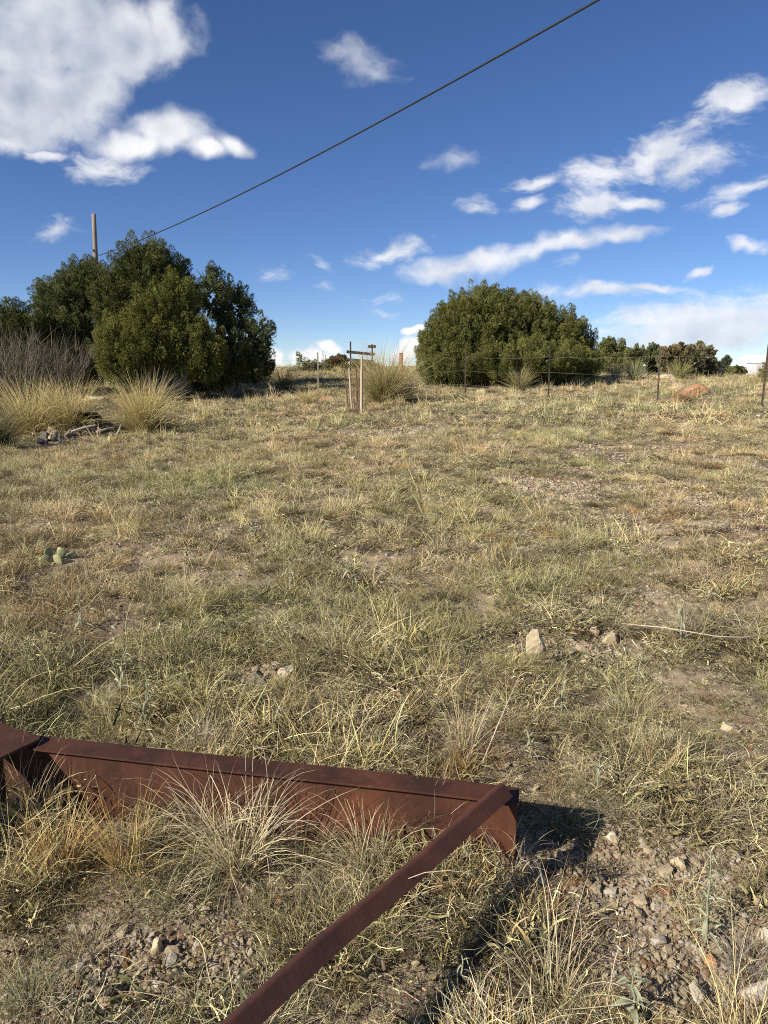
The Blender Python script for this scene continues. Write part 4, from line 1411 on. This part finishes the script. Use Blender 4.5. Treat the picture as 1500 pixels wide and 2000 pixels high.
# ------------------------------------------------------------------ fence
def build_fence():
    posts = [(1545, 14.6, 1.3), (1487, 16.0, 1.30), (1283, 18.6, 1.30), (1070, 20.2, 1.31), (908, 22.4, 1.28), (622, 24.2, 1.28), (466, 25.0, 1.32), (350, 26.5, 1.2), (225, 28.0, 1.2)]
    posts = [(a, b, c + .07) for a, b, c in posts]
    root = empty('wire_fence', gp(908, 22.4)); tag(root, 'wire fence on thin steel posts across the top of the slope', 'fence')
    rl = Vector(root.location)
    tops = []
    for i, (px, d, h) in enumerate(posts):
        p = gp(px, d)
        bm = bmesh.new()
        w = .045
        # T section: a face and a stem, with studs up the face
        bm_box(bm, (0, -.004, h / 2 - .15), (w, .007, h + .3))
        bm_box(bm, (0, .0165, h / 2 - .15), (.007, .034, h + .3))
        for s in range(12):
            bm_box(bm, (0, -.0125, .15 + s * .095), (.012, .009, .02))
        rx = random.uniform(-.02, .02)
        bm.transform(Matrix.Rotation(rx, 4, 'Y'))
        bm.transform(Matrix.Rotation(random.uniform(-.5, .5), 4, 'Z'))
        o = obj('fence_post', bm_mesh('fence_post', bm, M_TPOST if i < 5 else M_TPOST2), root, Vector(p) - rl)
        tops.append((p, h, rx))
    # strands
    bm = bmesh.new()
    for frac, name in ((.86, 0), (.56, 1), (.26, 2)):
        bm = bmesh.new()
        rr = random.Random(int(frac * 100))
        for (p, h, rx), (q, h2, rx2) in zip(tops[:-1], tops[1:]):
            a = Vector(p) + Vector((rx * h * frac, -.015, h * frac)); b = Vector(q) + Vector((rx2 * h2 * frac, -.015, h2 * frac))
            n = 10
            pts = [a.lerp(b, k / n) - Vector((0, 0, .05 * 4 * (k / n) * (1 - k / n))) for k in range(n + 1)]
            bm_tube(bm, pts, .0014, 5)
            ln = (b - a).length; m = int(ln / .14)
            for k in range(m):
                c = a.lerp(b, (k + .5) / m); t = (k + .5) / m; c.z -= .2 * t * (1 - t)
                v = Vector((rr.uniform(-1, 1), rr.uniform(-1, 1), rr.uniform(-1, 1))).normalized() * .02
                bm_tube(bm, [c - v, c + v], .0014, 3)
        me = bm_mesh('wire', bm, M_WIRE); me.transform(Matrix.Translation(-rl))
        obj('wire', me, root)
    # rusty pipe post
    p = gp(783, 22.6); top = P(782, 690, 22.6)
    h = top[2] - p[2]
    r2 = empty('pipe_post', p); tag(r2, 'thick rusty steel pipe post behind the big beargrass clump', 'fence post')
    bm = bmesh.new()
    bm_tube(bm, [(0, 0, -.2), (0, 0, h * .5), (0, 0, h)], .056, 16)
    obj('pipe', bm_mesh('pipe', bm, M_RUSTPOST, True), r2)
    bm = bmesh.new()
    bm_tube(bm, [(0, 0, h - .005), (0, 0, h + .012)], [.060, .058], 16)
    obj('cap', bm_mesh('cap', bm, M_RUSTPOST), r2)
    for f in (.78, .5):
        bm = bmesh.new()
        for k in range(3):
            z = h * f + k * .007
            bm_tube(bm, [(.059 * math.cos(a), .059 * math.sin(a), z) for a in np.linspace(0, 6.283, 17)], .003, 4)
        obj('wire_wrap', bm_mesh('wire_wrap', bm, M_WIRE), r2)


build_fence()


# plant guard of four stakes and wire mesh
def build_guard():
    b0 = gp(690, 18.6)
    root = empty('plant_guard', b0); tag(root, 'plant guard of four thin stakes with rusty wire netting', 'plant guard')
    rl = Vector(root.location)
    st = [(706, 17.4, 695, .030, M_STAKE, 706.5), (699, 18.4, 720, .018, M_STAKE2, 695), (687, 17.9, 718, .021, M_STAKE, 682), (680, 18.8, 722, .015, M_STAKE2, 672)]
    bases = []
    for px, d, ty, rad, mat, tx in st:
        b = gp(px, d); t = P(tx, ty, d)
        bm = bmesh.new()
        pts = [Vector(b) - Vector((0, 0, .1))] + [Vector(b).lerp(Vector(t), k / 6) + Vector((random.uniform(-.006, .006), 0, 0)) for k in range(1, 7)]
        bm_tube(bm, pts, [rad * 1.05] * 5 + [rad * .95, rad * .85], 9)
        me = bm_mesh('stake', bm, mat, False); me.transform(Matrix.Translation(-rl))
        o = obj('stake', me, root)
        bases.append((Vector(b), Vector(t)))
    bases_o = [bases[0], bases[1], bases[3], bases[2]]
    bm = bmesh.new()
    for i in range(4):
        (a, a2), (b, b2) = bases_o[i], bases_o[(i + 1) % 4]
        for k in range(8):
            f = .08 + k * .085
            bm_tube(bm, [a.lerp(a2, f), a.lerp(a2, f).lerp(b.lerp(b2, f), .5) + Vector((0, 0, random.uniform(-.02, .02))), b.lerp(b2, f)], .002, 4)
        for k in range(1, 4):
            bm_tube(bm, [a.lerp(b, k / 4), a.lerp(b, k / 4).lerp(a2.lerp(b2, k / 4), .68)], .003, 4)
    me = bm_mesh('wire_netting', bm, M_STAKE2); me.transform(Matrix.Translation(-rl)); tag(obj('wire_netting', me, root))
    # dead sapling inside
    c = sum((b for b, _ in bases), Vector()) / 4
    r = np.random.default_rng(5); A = Acc(); n = 26
    rt, a = disk(n, .05, r); cc = cvar((.20, .145, .10), n, r)
    A.add(*ribbons(rt, a, r.uniform(.05, .5, n), r.normal(.1, .3, n), r.uniform(.4, .95, n), np.full(n, .010), cc, cc * 1.2, 5, .6, seed=9))
    tag(obj('dead_sapling', A.mesh('dead_sapling', M_TWIG), None, (c.x, c.y, float(H(c.x, c.y)))), 'leafless brown sapling inside the ring of stakes', 'sapling')


build_guard()


# wooden sign frame on the skyline
def build_sign():
    d = 39.0
    g = P(705, 712, d); g[2] = float(H(g[0], g[1]))
    root = empty('sign_frame', g); tag(root, 'dark wooden frame of planks on two posts against the sky', 'sign frame')
    rl = Vector(root.location); k = d / F

    def bar(name, x0, y0, x1, y1, h, th, dy=0):
        a = Vector(P(x0, y0, d)) ; b = Vector(P(x1, y1, d))
        a.y += dy; b.y += dy
        c = (a + b) / 2; v = b - a
        bm = bmesh.new()
        bm_box(bm, (0, 0, 0), (v.length, th, h)); bevel(bm, .008, 1)
        m = Matrix.Translation(c - rl) @ v.to_track_quat('X', 'Z').to_matrix().to_4x4()
        bm.transform(m)
        obj(name, bm_mesh(name, bm, M_DARKWOOD), root)

    def post(x, y, tx):
        a = P(x, y, d); b = a.copy(); b[2] = float(H(b[0], b[1])) - .2
        bm = bmesh.new()
        bm_box(bm, (a[0], d, (a[2] + b[2]) / 2), (.075, .075, a[2] - b[2])); bevel(bm, .008, 1)
        me = bm_mesh('post', bm, M_DARKWOOD); me.transform(Matrix.Translation(-rl)); obj('post', me, root)
    post(684.5, 667, 0); post(727, 672, 0)
    bar('plank', 677, 687, 733, 692.5, 5.4 * k, .05, -.07)
    bar('plank', 677, 702.5, 731, 707, 6 * k, .05, -.07)
    bar('small_board', 719, 676.8, 734, 676.8, 5.4 * k, .04, -.065)


build_sign()
for i, (x, y, h) in enumerate(((630.5, 684, 0), (635.5, 692, 0))):
    t = P(x, y, 41); z = float(H(t[0], 41.0))
    bm = bmesh.new(); bm_tube(bm, [(0, 0, -.1), (.01, 0, (t[2] - z) * .5), (0, 0, t[2] - z)], [.024, .022, .02], 8)
    bm_tube(bm, [(-.03, 0, (t[2] - z) * .7), (.03, 0, (t[2] - z) * .7)], .008, 6)
    tag(obj('thin_post', bm_mesh('thin_post', bm, M_WOOD), None, (t[0], 41, z)), ('taller of two thin grey posts on the skyline left of the sign frame', 'shorter of two thin grey posts on the skyline left of the sign frame')[i], 'post')


# white arched shed
def build_shed():
    d = 72.0
    c = P(1473, 700, d); z0 = float(H(c[0], c[1]))
    top = P(1473, 692.5, d)[2]
    root = empty('arched_shed', (c[0], c[1], z0), math.radians(-8)); tag(root, 'small white shed with an arched roof beyond the crest at right', 'shed')
    hh = top - z0
    R = .95; L2 = .95
    prof = [(-R, 0), (-R, hh - .85)] + [(-R * math.cos(a), hh - .85 + .85 * math.sin(a)) for a in np.linspace(.15, math.pi - .15, 11)] + [(R, hh - .85), (R, 0)]
    bm = bmesh.new()
    a = [bm.verts.new((-L2, y, z)) for y, z in prof]; b = [bm.verts.new((L2, y, z)) for y, z in prof]
    for i in range(len(prof) - 1): bm.faces.new((a[i], a[i + 1], b[i + 1], b[i]))
    bm.faces.new(a)
    obj('wall', bm_mesh('wall', bm, M_WHITE), root)
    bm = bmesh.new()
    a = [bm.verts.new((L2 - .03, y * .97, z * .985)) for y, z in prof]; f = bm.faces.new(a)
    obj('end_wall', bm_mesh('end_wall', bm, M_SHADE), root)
    bm = bmesh.new()
    bm_box(bm, (0, -R - .012, hh - .84), (L2 * 2 + .06, .03, .05))
    obj('eave_strip', bm_mesh('eave_strip', bm, M_SHADE), root)
    for s in (-1, 1):
        bm = bmesh.new()
        bm_tube(bm, [(s * (L2 + .01), y * 1.02, z * 1.005) for y, z in prof], .03, 6)
        obj('edge_trim', bm_mesh('edge_trim', bm, M_WHITE), root)


build_shed()


# ------------------------------------------------------------------ rocks
def rock(px, py, wpx, hpx, label, mat, seed, name='rock', sink=.25, dep=.8, sub=3, rz=0.0, group=None, rough=.10, cat='rock', tilt=(0, 0)):
    p = G(px, py); dist = math.hypot(p[0], p[1]); k = math.hypot(dist, EYE - p[2]) / F
    w, h = wpx * k, hpx * k
    me = hull_rock(name, seed, (w, w * dep, h / (1 - sink)), mat)
    o = obj(name, me, None, (p[0], p[1] + w * dep * .3, p[2] + h / (1 - sink) * (.5 - sink)), (tilt[0], tilt[1], rz))
    tag(o, label, cat, group)
    return o


rock(1050, 1296, 46, 62, 'angular pale rock standing upright on the slope at right', M_ROCK_T, 451, dep=.7, tilt=(.15, -.3))
rock(1162, 1246, 22, 18, 'small tan rock upper right of the upright rock', M_ROCK_T, 402)
rock(1195, 1258, 34, 20, 'low flat tan rock beside the small tan rock', M_ROCK_T, 403, sink=.4)
rock(1145, 1300, 40, 18, 'half buried flat rock right of the upright rock', M_ROCK_T, 404, sink=.5)
rock(1430, 1432, 44, 14, 'flat half buried stone near the right edge', M_ROCK_T, 405, sink=.5)
rock(1483, 1975, 50, 44, 'round pale stone in the bottom right corner', M_ROCK_P, 406)
rock(1500, 1858, 34, 30, 'white stone half out of view at the right edge', M_ROCK_P, 407)
rock(312, 1872, 30, 26, 'blocky tan stone on the bare gravel at lower left', M_ROCK_T, 408)
rock(208, 1950, 24, 22, 'grey stone in the gravel at lower left', M_ROCK_G, 409)
rock(305, 1938, 18, 16, 'pale grey stone low in the gravel patch', M_ROCK_P, 410)
rock(258, 1972, 16, 12, 'small pinkish stone at the bottom of the gravel patch', M_ROCK_R, 411)
rock(1390, 1895, 22, 18, 'reddish stone in the soil at lower right', M_ROCK_R, 412)
rock(1195, 1645, 18, 14, 'tan stone on the bare soil right of the beam end', M_ROCK_P, 413)
rock(1270, 1562, 44, 26, 'pale crumbly stone among grass above the bare soil at right', M_ROCK_T, 414, sink=.4)
rock(1330, 1700, 26, 20, 'ochre stone on the gravelly soil at right', M_ROCK_T, 415)
rock(920, 1362, 18, 12, 'small orange tan stone in the grass left of the upright rock', M_ROCK_R, 416)
rock(755, 1272, 24, 14, 'small pale stone in the grass of the mid slope', M_ROCK_P, 417)
rock(505, 1340, 44, 24, 'crumbly grey stone in the bare patch at left of the mid slope', M_ROCK_G, 418, sink=.4)
rock(560, 1325, 36, 22, 'pale flaky stone in the bare patch of the mid slope', M_ROCK_P, 419, sink=.4)
# around the fence


def build_boulder():
    g = G(1362, 778); k = math.hypot(g[0], g[1]) / F
    w, h = 50 * k, 23 * k
    r = np.random.default_rng(12)
    prof = [(-.50, .02), (-.47, .30), (-.30, .62), (-.05, .93), (.10, 1.0), (.30, .86), (.50, .58), (.47, .36), (.30, .34), (.05, .12), (-.1, -.1), (-.4, -.12)]
    bm = bmesh.new(); rings = []
    for j, (yy, sc) in enumerate(((-.42, .82), (-.30, .97), (0, 1.0), (.3, .94), (.45, .7))):
        rings.append([bm.verts.new(((x * sc + .02 * j) * w + r.normal(0, .012) * w, yy * w * .75 + r.normal(0, .012) * w, (z * (sc if z > .5 else 1) - .05 * (yy < -.35)) * h + r.normal(0, .025) * h)) for x, z in prof])
    n = len(prof)
    for a, b in zip(rings[:-1], rings[1:]):
        for q in range(n): bm.faces.new((a[q], a[(q + 1) % n], b[(q + 1) % n], b[q]))
    bm.faces.new(rings[0]); bm.faces.new(rings[-1])
    bmesh.ops.triangulate(bm, faces=bm.faces[:])
    bmesh.ops.subdivide_edges(bm, edges=bm.edges[:], cuts=2, use_grid_fill=True)
    for v in bm.verts:
        v.co += Vector((r.normal(0, .006), r.normal(0, .006), r.normal(0, .006))) * w
    o = obj('rock', bm_mesh('rock', bm, M_ROCK_R), None, (g[0], g[1] + .3, g[2] + .02))
    tag(o, 'large rusty red boulder with a tilted flat top in the grass at the upper right', 'rock')


build_boulder()
rock(1393, 772, 12, 11, 'dark little stone touching the red boulder', M_ROCK_G, 431)
rock(982, 744, 26, 10, 'pale boulder at the left foot of the spiky yellow clump', M_ROCK_P, 432)
rock(1050, 745, 30, 8, 'pale flat boulder right of the spiky yellow clump', M_ROCK_P, 433, sink=.4)
rock(943, 769, 26, 8, 'grey flat rock left of a fence post', M_ROCK_T, 434, sink=.4)
rock(938, 779, 44, 5, 'thin pale slab in the grass below the grey flat rock', M_ROCK_T, 435, sink=.4)
rock(1325, 757, 26, 9, 'tan rock just left of the red boulder', M_ROCK_T, 436, sink=.4)
rock(1306, 742, 34, 9, 'pale half buried boulder above the red boulder', M_ROCK_T, 437, sink=.4)
rock(1028, 790, 14, 7, 'small grey green stone near the middle fence post', M_ROCK_G, 438)
rock(640, 786, 34, 10, 'pinkish flat rock left of the stakes', M_ROCK_R, 439, sink=.4)
rock(190, 790, 40, 14, 'pale earth coloured boulder between the golden clumps', M_ROCK_T, 440, sink=.3)
# stone and driftwood heap
HG = 'grey stones in the heap between the golden clumps'
hr = random.Random(8)
for i in range(74):
    t = hr.random()
    px = 60 + 205 * t + hr.uniform(-8, 8); py = 872 - 34 * t + hr.uniform(-14, 5)
    w = hr.uniform(7, 17)
    o = rock(px, py, w, w * hr.uniform(.5, .9), 'grey weathered stone in the heap between the golden beargrass clumps', (M_ROCK_G, M_ROCK_G, M_ROCK_G, M_ROCK_T)[i % 4], 500 + i, sub=2, sink=.2, rz=hr.uniform(0, 6), group=HG, tilt=(hr.uniform(-.4, .4), hr.uniform(-.4, .4)))
    if hr.random() < .5: o.location.z += .05
for i, (x0, y0, x1, y1, lab) in enumerate(((120, 862, 138, 838, 'short grey weathered stick standing at the left of the stone heap'), (140, 855, 188, 848, 'long grey weathered stick lying on the stone heap'), (228, 852, 236, 830, 'pale grey stump stick at the right of the stone heap'), (190, 858, 225, 856, 'pale split branch lying below the stone heap'))):
    a = Vector(G(x0, y0)); b = Vector(P(x1, y1, a.y + (.25 if i != 1 else .1)))
    if i in (1, 3): b.z = float(H(b.x, b.y)) + .2; a.z += .12
    bm = bmesh.new()
    bm_tube(bm, [(0, 0, 0), (b - a) * .5 + Vector((.02, 0, .02)), (b - a)], [.026, .022, .014], 8)
    tag(obj('weathered_stick', bm_mesh('weathered_stick', bm, M_WOOD), None, a), lab, 'stick')


def build_board():
    g = G(172, 846)
    root = empty('leaning_board', g, math.radians(6)); tag(root, 'dark weathered board lid propped up over the stone heap', 'board')
    bm = bmesh.new(); bm_box(bm, (0, .12, .34), (.46, .5, .035), Matrix.Rotation(math.radians(-18), 4, 'X')); bevel(bm, .008, 1)
    obj('board', bm_mesh('board', bm, M_DARKWOOD), root)
    for s in (-1, 1):
        bm = bmesh.new(); bm_box(bm, (s * .19, .1, .14), (.05, .34, .30)); bevel(bm, .006, 1)
        obj('side_board', bm_mesh('side_board', bm, M_DARKWOOD), root)


build_board()


# ------------------------------------------------------------------ hero plants in front
def leaf_mesh(seed, ln, wd, fold, curl, col):
    r = np.random.default_rng(seed)
    n = 7; V = []; T = []; C = []
    ang = r.uniform(.1, .3); p = np.array([0., 0, 0])
    for i in range(n + 1):
        t = i / n
        w = wd * (math.sin(math.pi * min(1, t ** .75)) ** .8) * .5 + .0006
        V += [(p[0], -w, p[2] + w * fold + .002 * math.sin(t * 17)), (p[0], 0, p[2]), (p[0], w, p[2] + w * fold - .002 * math.sin(t * 15 + 1))]
        c = np.array(col) * (1 + r.normal(0, .05))
        C += [c, c * .9, c]
        ang -= curl / n
        p = p + np.array([math.cos(ang), 0, math.sin(ang)]) * ln / n
    for i in range(n):
        for q in (0, 1):
            a = i * 3 + q; b = a + 1; c = a + 3; d = a + 4
            T += [(a, b, d), (a, d, c)]
    return mesh_tris('leaf', V, T, M_WEED, np.array(C), smooth=True)


LEAVES = [leaf_mesh(i, 1.0, w, f, c, SILVER * b) for i, (w, f, c, b) in enumerate(((.10, .8, 1.7, 1.0), (.12, .6, 2.6, .88), (.09, 1.0, 1.1, 1.1), (.22, .4, 1.8, .8)))]


def weed(px, py, h_px, n_leaf, leaf_len, label, seed, lean=.15, broad=False, group=None, stems=1):
    g = G(px, py); dist = math.hypot(math.hypot(g[0], g[1]), EYE - g[2]); h = h_px * dist / F
    r = random.Random(seed)
    root = empty('silver_weed', g); tag(root, label, 'weed', group)
    for s in range(stems):
        az = r.uniform(0, 6.28); ln = lean * r.uniform(.4, 1.3) + .25 * (s > 0)
        hs = h * (1 if s == 0 else r.uniform(.55, .85))
        pts = []
        for i in range(7):
            t = i / 6
            pts.append(Vector((math.cos(az) * math.sin(ln * t) * hs * t, math.sin(az) * math.sin(ln * t) * hs * t, hs * t)) + Vector((r.uniform(-1, 1), r.uniform(-1, 1), 0)) * .006 * (i > 0))
        bm = bmesh.new(); bm_tube(bm, pts, [.0042 * (1 - .65 * i / 6) for i in range(7)], 6)
        me = bm_mesh('stem', bm, None, True)
        a = me.attributes.new('col', 'FLOAT_COLOR', 'POINT')
        a.data.foreach_set('color', np.tile(np.array([.36, .36, .25, 1], np.float32), len(me.vertices)))
        me.materials.append(M_WEED)
        obj('stem', me, root)
        nl = n_leaf // stems
        for k in range(nl):
            t = .12 + .88 * (k + r.random() * .5) / nl
            i = min(5, int(t * 6)); p = pts[i].lerp(pts[i + 1], t * 6 - i)
            sc = leaf_len * (1.15 - .65 * t) * r.uniform(.75, 1.2)
            o = obj('leaf', LEAVES[3 if broad and t < .5 else r.randrange(3)], root, p, (r.uniform(-.4, .4), -r.uniform(.1, .9) - .4 * t, k * 2.4 + r.uniform(-.4, .4)))
            o.scale = (sc, sc, sc)


weed(1375, 1855, 150, 30, .07, 'tall silver leaved weed on the bare soil at right', 601, .2)
weed(1233, 1998, 95, 16, .085, 'broad leaved pale green weed at the bottom edge', 602, .1, True)
weed(285, 1420, 95, 18, .10, 'bright silver weed behind the rusted beam at left', 603, .1, stems=2)
weed(235, 1350, 90, 16, .10, 'silver weed farther up behind the rusted beam', 604, .2, stems=2)
weed(1166, 1555, 70, 12, .085, 'silver weed standing in grass right of the beam end', 605, .1)
weed(90, 1560, 105, 14, .055, 'woolly grey weed in front of the left plate of the frame', 606, .08)
weed(28, 1560, 90, 12, .055, 'woolly grey weed at the left edge in front of the frame', 607, .15)
weed(775, 1455, 90, 12, .07, 'slim silver weed in the grass above the beam middle', 608, .1)
weed(660, 1255, 80, 14, .10, 'silver weed with arching leaves in the mid slope', 609, .15, stems=2)
weed(570, 1150, 60, 12, .12, 'silver weed beside the dark hollow in the mid slope', 610, .15)
weed(690, 1150, 55, 12, .12, 'silver weed with curled leaves right of the dark hollow', 611, .2)
weed(775, 1160, 60, 12, .10, 'silver weed on the mid slope in line with the stakes', 612, .15)
weed(500, 1060, 70, 16, .12, 'tall grey green weed in the upper left of the mid slope', 613, .1, stems=2)
weed(975, 1150, 50, 10, .10, 'grey weed on the mid slope below the rounded juniper', 614, .15)
weed(1330, 1260, 90, 12, .09, 'yellow green weed at right beside the long arched straw', 615, .2, stems=2)
weed(1245, 1335, 60, 9, .08, 'small silver weed right of the upright rock', 616, .2)
weed(1095, 1400, 70, 10, .08, 'silver weed below the upright rock', 617, .2)
weed(1040, 1490, 55, 10, .08, 'weed with pale leaves just above the beam end', 618, .2)
weed(905, 1930, 60, 10, .05, 'small green weed right of the angle iron at the bottom', 619, .2)
weed(440, 1500, 60, 0, .05, 'bare weed stem behind the beam', 620, .1)
weed(160, 1235, 70, 14, .11, 'grey weed at the left of the mid slope', 621, .2, stems=2)
weed(1380, 1180, 50, 10, .10, 'grey green weed near the right edge of the mid slope', 622, .2, stems=2)


def hero(px, py, h_px, n, spread, label, seed, ca, cb, cg, width=.0028, droop=1.2):
    g = G(px, py); dist = math.hypot(math.hypot(g[0], g[1]), EYE - g[2])
    return bunch('bunchgrass', label, g, h_px * .86 * dist / F, spread * 1.25, n, seed, ca, cb, cg, width, droop)


st, pa, gy, ol, go = tuple(STRAW), tuple(PALE), tuple(GREY), tuple(OLIVE), tuple(GOLD)
hero(470, 1690, 240, 260, .36, 'sprawling pale grass clump in front of the rusted beam', 701, (.42, .35, .2), (.84, .73, .49), st, .0030, 1.7)
hero(400, 1640, 190, 120, .3, 'arching straw grass left of the sprawling pale clump', 702, (.40, .33, .18), (.82, .70, .45), st, .0028, 1.8)
hero(1080, 1965, 220, 130, .22, 'pale upright straw clump right of the angle iron at the bottom', 703, (.40, .35, .19), (.72, .62, .40), ol, .0028, 1.0)
hero(120, 1700, 170, 160, .26, 'golden stiff grass in front of the left plate', 704, (.44, .30, .12), (.80, .56, .23), go, .0024, .6)
hero(250, 1690, 170, 150, .24, 'golden broom grass in front of the beam at left', 705, (.44, .30, .12), (.82, .58, .23), go, .0024, .5)
hero(60, 1610, 150, 120, .22, 'tangled straw grass at the left edge below the plate', 706, (.40, .32, .16), (.76, .62, .35), go, .0026, 1.0)
hero(720, 1700, 180, 150, .24, 'straw grass behind the angle iron in front of the beam', 707, (.40, .33, .18), (.78, .67, .42), ol, .0026, 1.2)
hero(830, 1640, 170, 110, .2, 'fine pale grass by the beam right of its middle', 708, (.40, .33, .18), (.78, .67, .43), gy, .0022, 1.1)
hero(620, 1655, 100, 170, .3, 'low tangled grass against the beam right of the sprawling clump', 725, (.40, .34, .19), (.74, .64, .42), ol, .0022, 1.5)
hero(880, 1690, 95, 150, .28, 'low tangled grass between the beam and the angle iron', 726, (.36, .31, .17), (.70, .60, .38), ol, .0022, 1.5)
hero(330, 1600, 80, 170, .3, 'low dark green grass against the beam at left', 727, (.16, .16, .07), (.42, .38, .21), ol, .0022, 1.4)
hero(1000, 1710, 120, 70, .16, 'curled pale grass at the foot of the beam end', 709, (.40, .34, .2), (.60, .52, .34), gy, .0028, 1.9)
hero(1095, 1625, 110, 130, .24, 'dark green grass arching in the shade of the beam end', 710, (.12, .13, .06), (.27, .26, .15), ol, .0028, 1.7)
hero(1460, 1900, 90, 380, .22, 'grey mop of dead grass at the right edge', 711, (.28, .25, .19), (.42, .38, .30), gy, .0016, 2.0)
hero(1220, 1600, 80, 320, .26, 'soft pale mound of fine grass right of the beam end', 712, (.30, .27, .16), (.46, .42, .27), gy, .0017, 2.0)
hero(60, 1960, 90, 260, .22, 'fine curled grass in the bottom left corner', 713, (.26, .26, .13), (.45, .42, .26), ol, .0017, 1.9)
hero(390, 1480, 110, 200, .2, 'grey upright grass standing behind the beam at left', 714, (.27, .24, .18), (.45, .40, .29), gy, .002, .5)
hero(905, 1480, 170, 120, .2, 'upright straw grass standing behind the beam at right', 715, (.42, .33, .17), (.78, .65, .38), gy, .0022, .4)
hero(660, 1290, 120, 110, .26, 'yellow straw tussock in the mid slope', 716, (.38, .32, .16), (.62, .54, .33), ol, .004, .7)
hero(180, 1850, 80, 120, .2, 'sprawling dry grass at the upper left rim of the gravel', 717, (.30, .25, .15), (.50, .43, .28), gy, .002, 2.0)
hero(760, 1475, 90, 160, .24, 'pale matted tussock just behind the beam', 718, (.34, .30, .18), (.56, .50, .33), gy, .002, 1.6)
hero(1340, 1250, 110, 140, .3, 'grey green tussock at right by the long straw', 719, (.22, .21, .11), (.44, .40, .24), ol, .003, 1.1)
hero(590, 1330, 130, 120, .26, 'dark green tussock in the mid slope left of the yellow tussock', 720, (.15, .15, .07), (.34, .31, .17), ol, .003, 1.2)
hero(80, 1330, 150, 150, .3, 'green grey tall grass at the left edge of the mid slope', 721, (.17, .17, .08), (.42, .37, .21), ol, .003, .9)
hero(310, 1180, 90, 120, .34, 'pale tall grass at the left of the mid slope', 722, (.25, .23, .12), (.50, .44, .26), ol, .004, .9)
hero(1190, 1060, 60, 130, .4, 'bright straw tussock below the round juniper', 723, (.38, .32, .17), (.60, .52, .31), ol, .005, .8)
hero(850, 1080, 50, 110, .4, 'straw tussock in the centre of the slope', 724, (.36, .30, .17), (.56, .48, .29), ol, .005, .8)


def straw(pts, rad, label):
    bm = bmesh.new(); a = Vector(pts[0])
    bm_tube(bm, [Vector(p) - a for p in pts], [rad] * (len(pts) - 1) + [rad * .4], 6)
    me = bm_mesh('dry_stalk', bm, M_STAKE, True)
    tag(obj('dry_stalk', me, None, a), label, 'stalk')


def lift(px, py, gx, gy):
    """point on the sight line px,py above the ground spot gx,gy"""
    d = G(gx, gy)[1]
    return P(px, py, d)


straw([G(938, 1502), lift(975, 1410, 940, 1480), lift(1018, 1312, 950, 1450)], .0028, 'long straw stalk leaning right behind the beam end')
straw([lift(1215, 1218, 1215, 1250), lift(1300, 1226, 1300, 1275), lift(1400, 1243, 1400, 1290), lift(1450, 1245, 1450, 1292), lift(1510, 1236, 1510, 1285)], .0030, 'long pale arched straw lying across the grass at right')
straw([G(1180, 1990), lift(1200, 1880, 1185, 1975), lift(1222, 1800, 1188, 1960)], .0016, 'thin straw stalk standing beside the broad leaved weed')
straw([plane_at(792, 1718, .37), plane_at(830, 1704, .405), plane_at(875, 1700, .415), plane_at(920, 1705, .405), plane_at(948, 1722, .36)], .0010, 'single curved straw lying over the angle iron')



def build_cactus():
    g = G(100, 1102)
    root = empty('prickly_pear', g); tag(root, 'small dull green prickly pear half hidden in the grass at left', 'cactus')
    for i, (x, z, s, rz, ry) in enumerate(((-.03, .045, .05, .5, .25), (.05, .04, .05, -.3, -.2), (-.02, .11, .04, .9, -.15), (.06, .10, .036, .3, .3), (-.09, .04, .04, 1.3, -.3), (.11, .045, .045, .6, .35), (.015, .075, .045, -.6, .1))):
        bm = bmesh.new(); bmesh.ops.create_uvsphere(bm, u_segments=18, v_segments=12, radius=1)
        for v in bm.verts:
            v.co = Vector((v.co.x * s * (.85 + .18 * v.co.z), v.co.y * s * .22, v.co.z * s * 1.2))
        me = bm_mesh('pad', bm, M_CACTUS, True)
        obj('pad', me, root, (x, .025 * i - .03, z * .85 - .025), (0, ry, rz))


build_cactus()
bpy.context.view_layer.update()
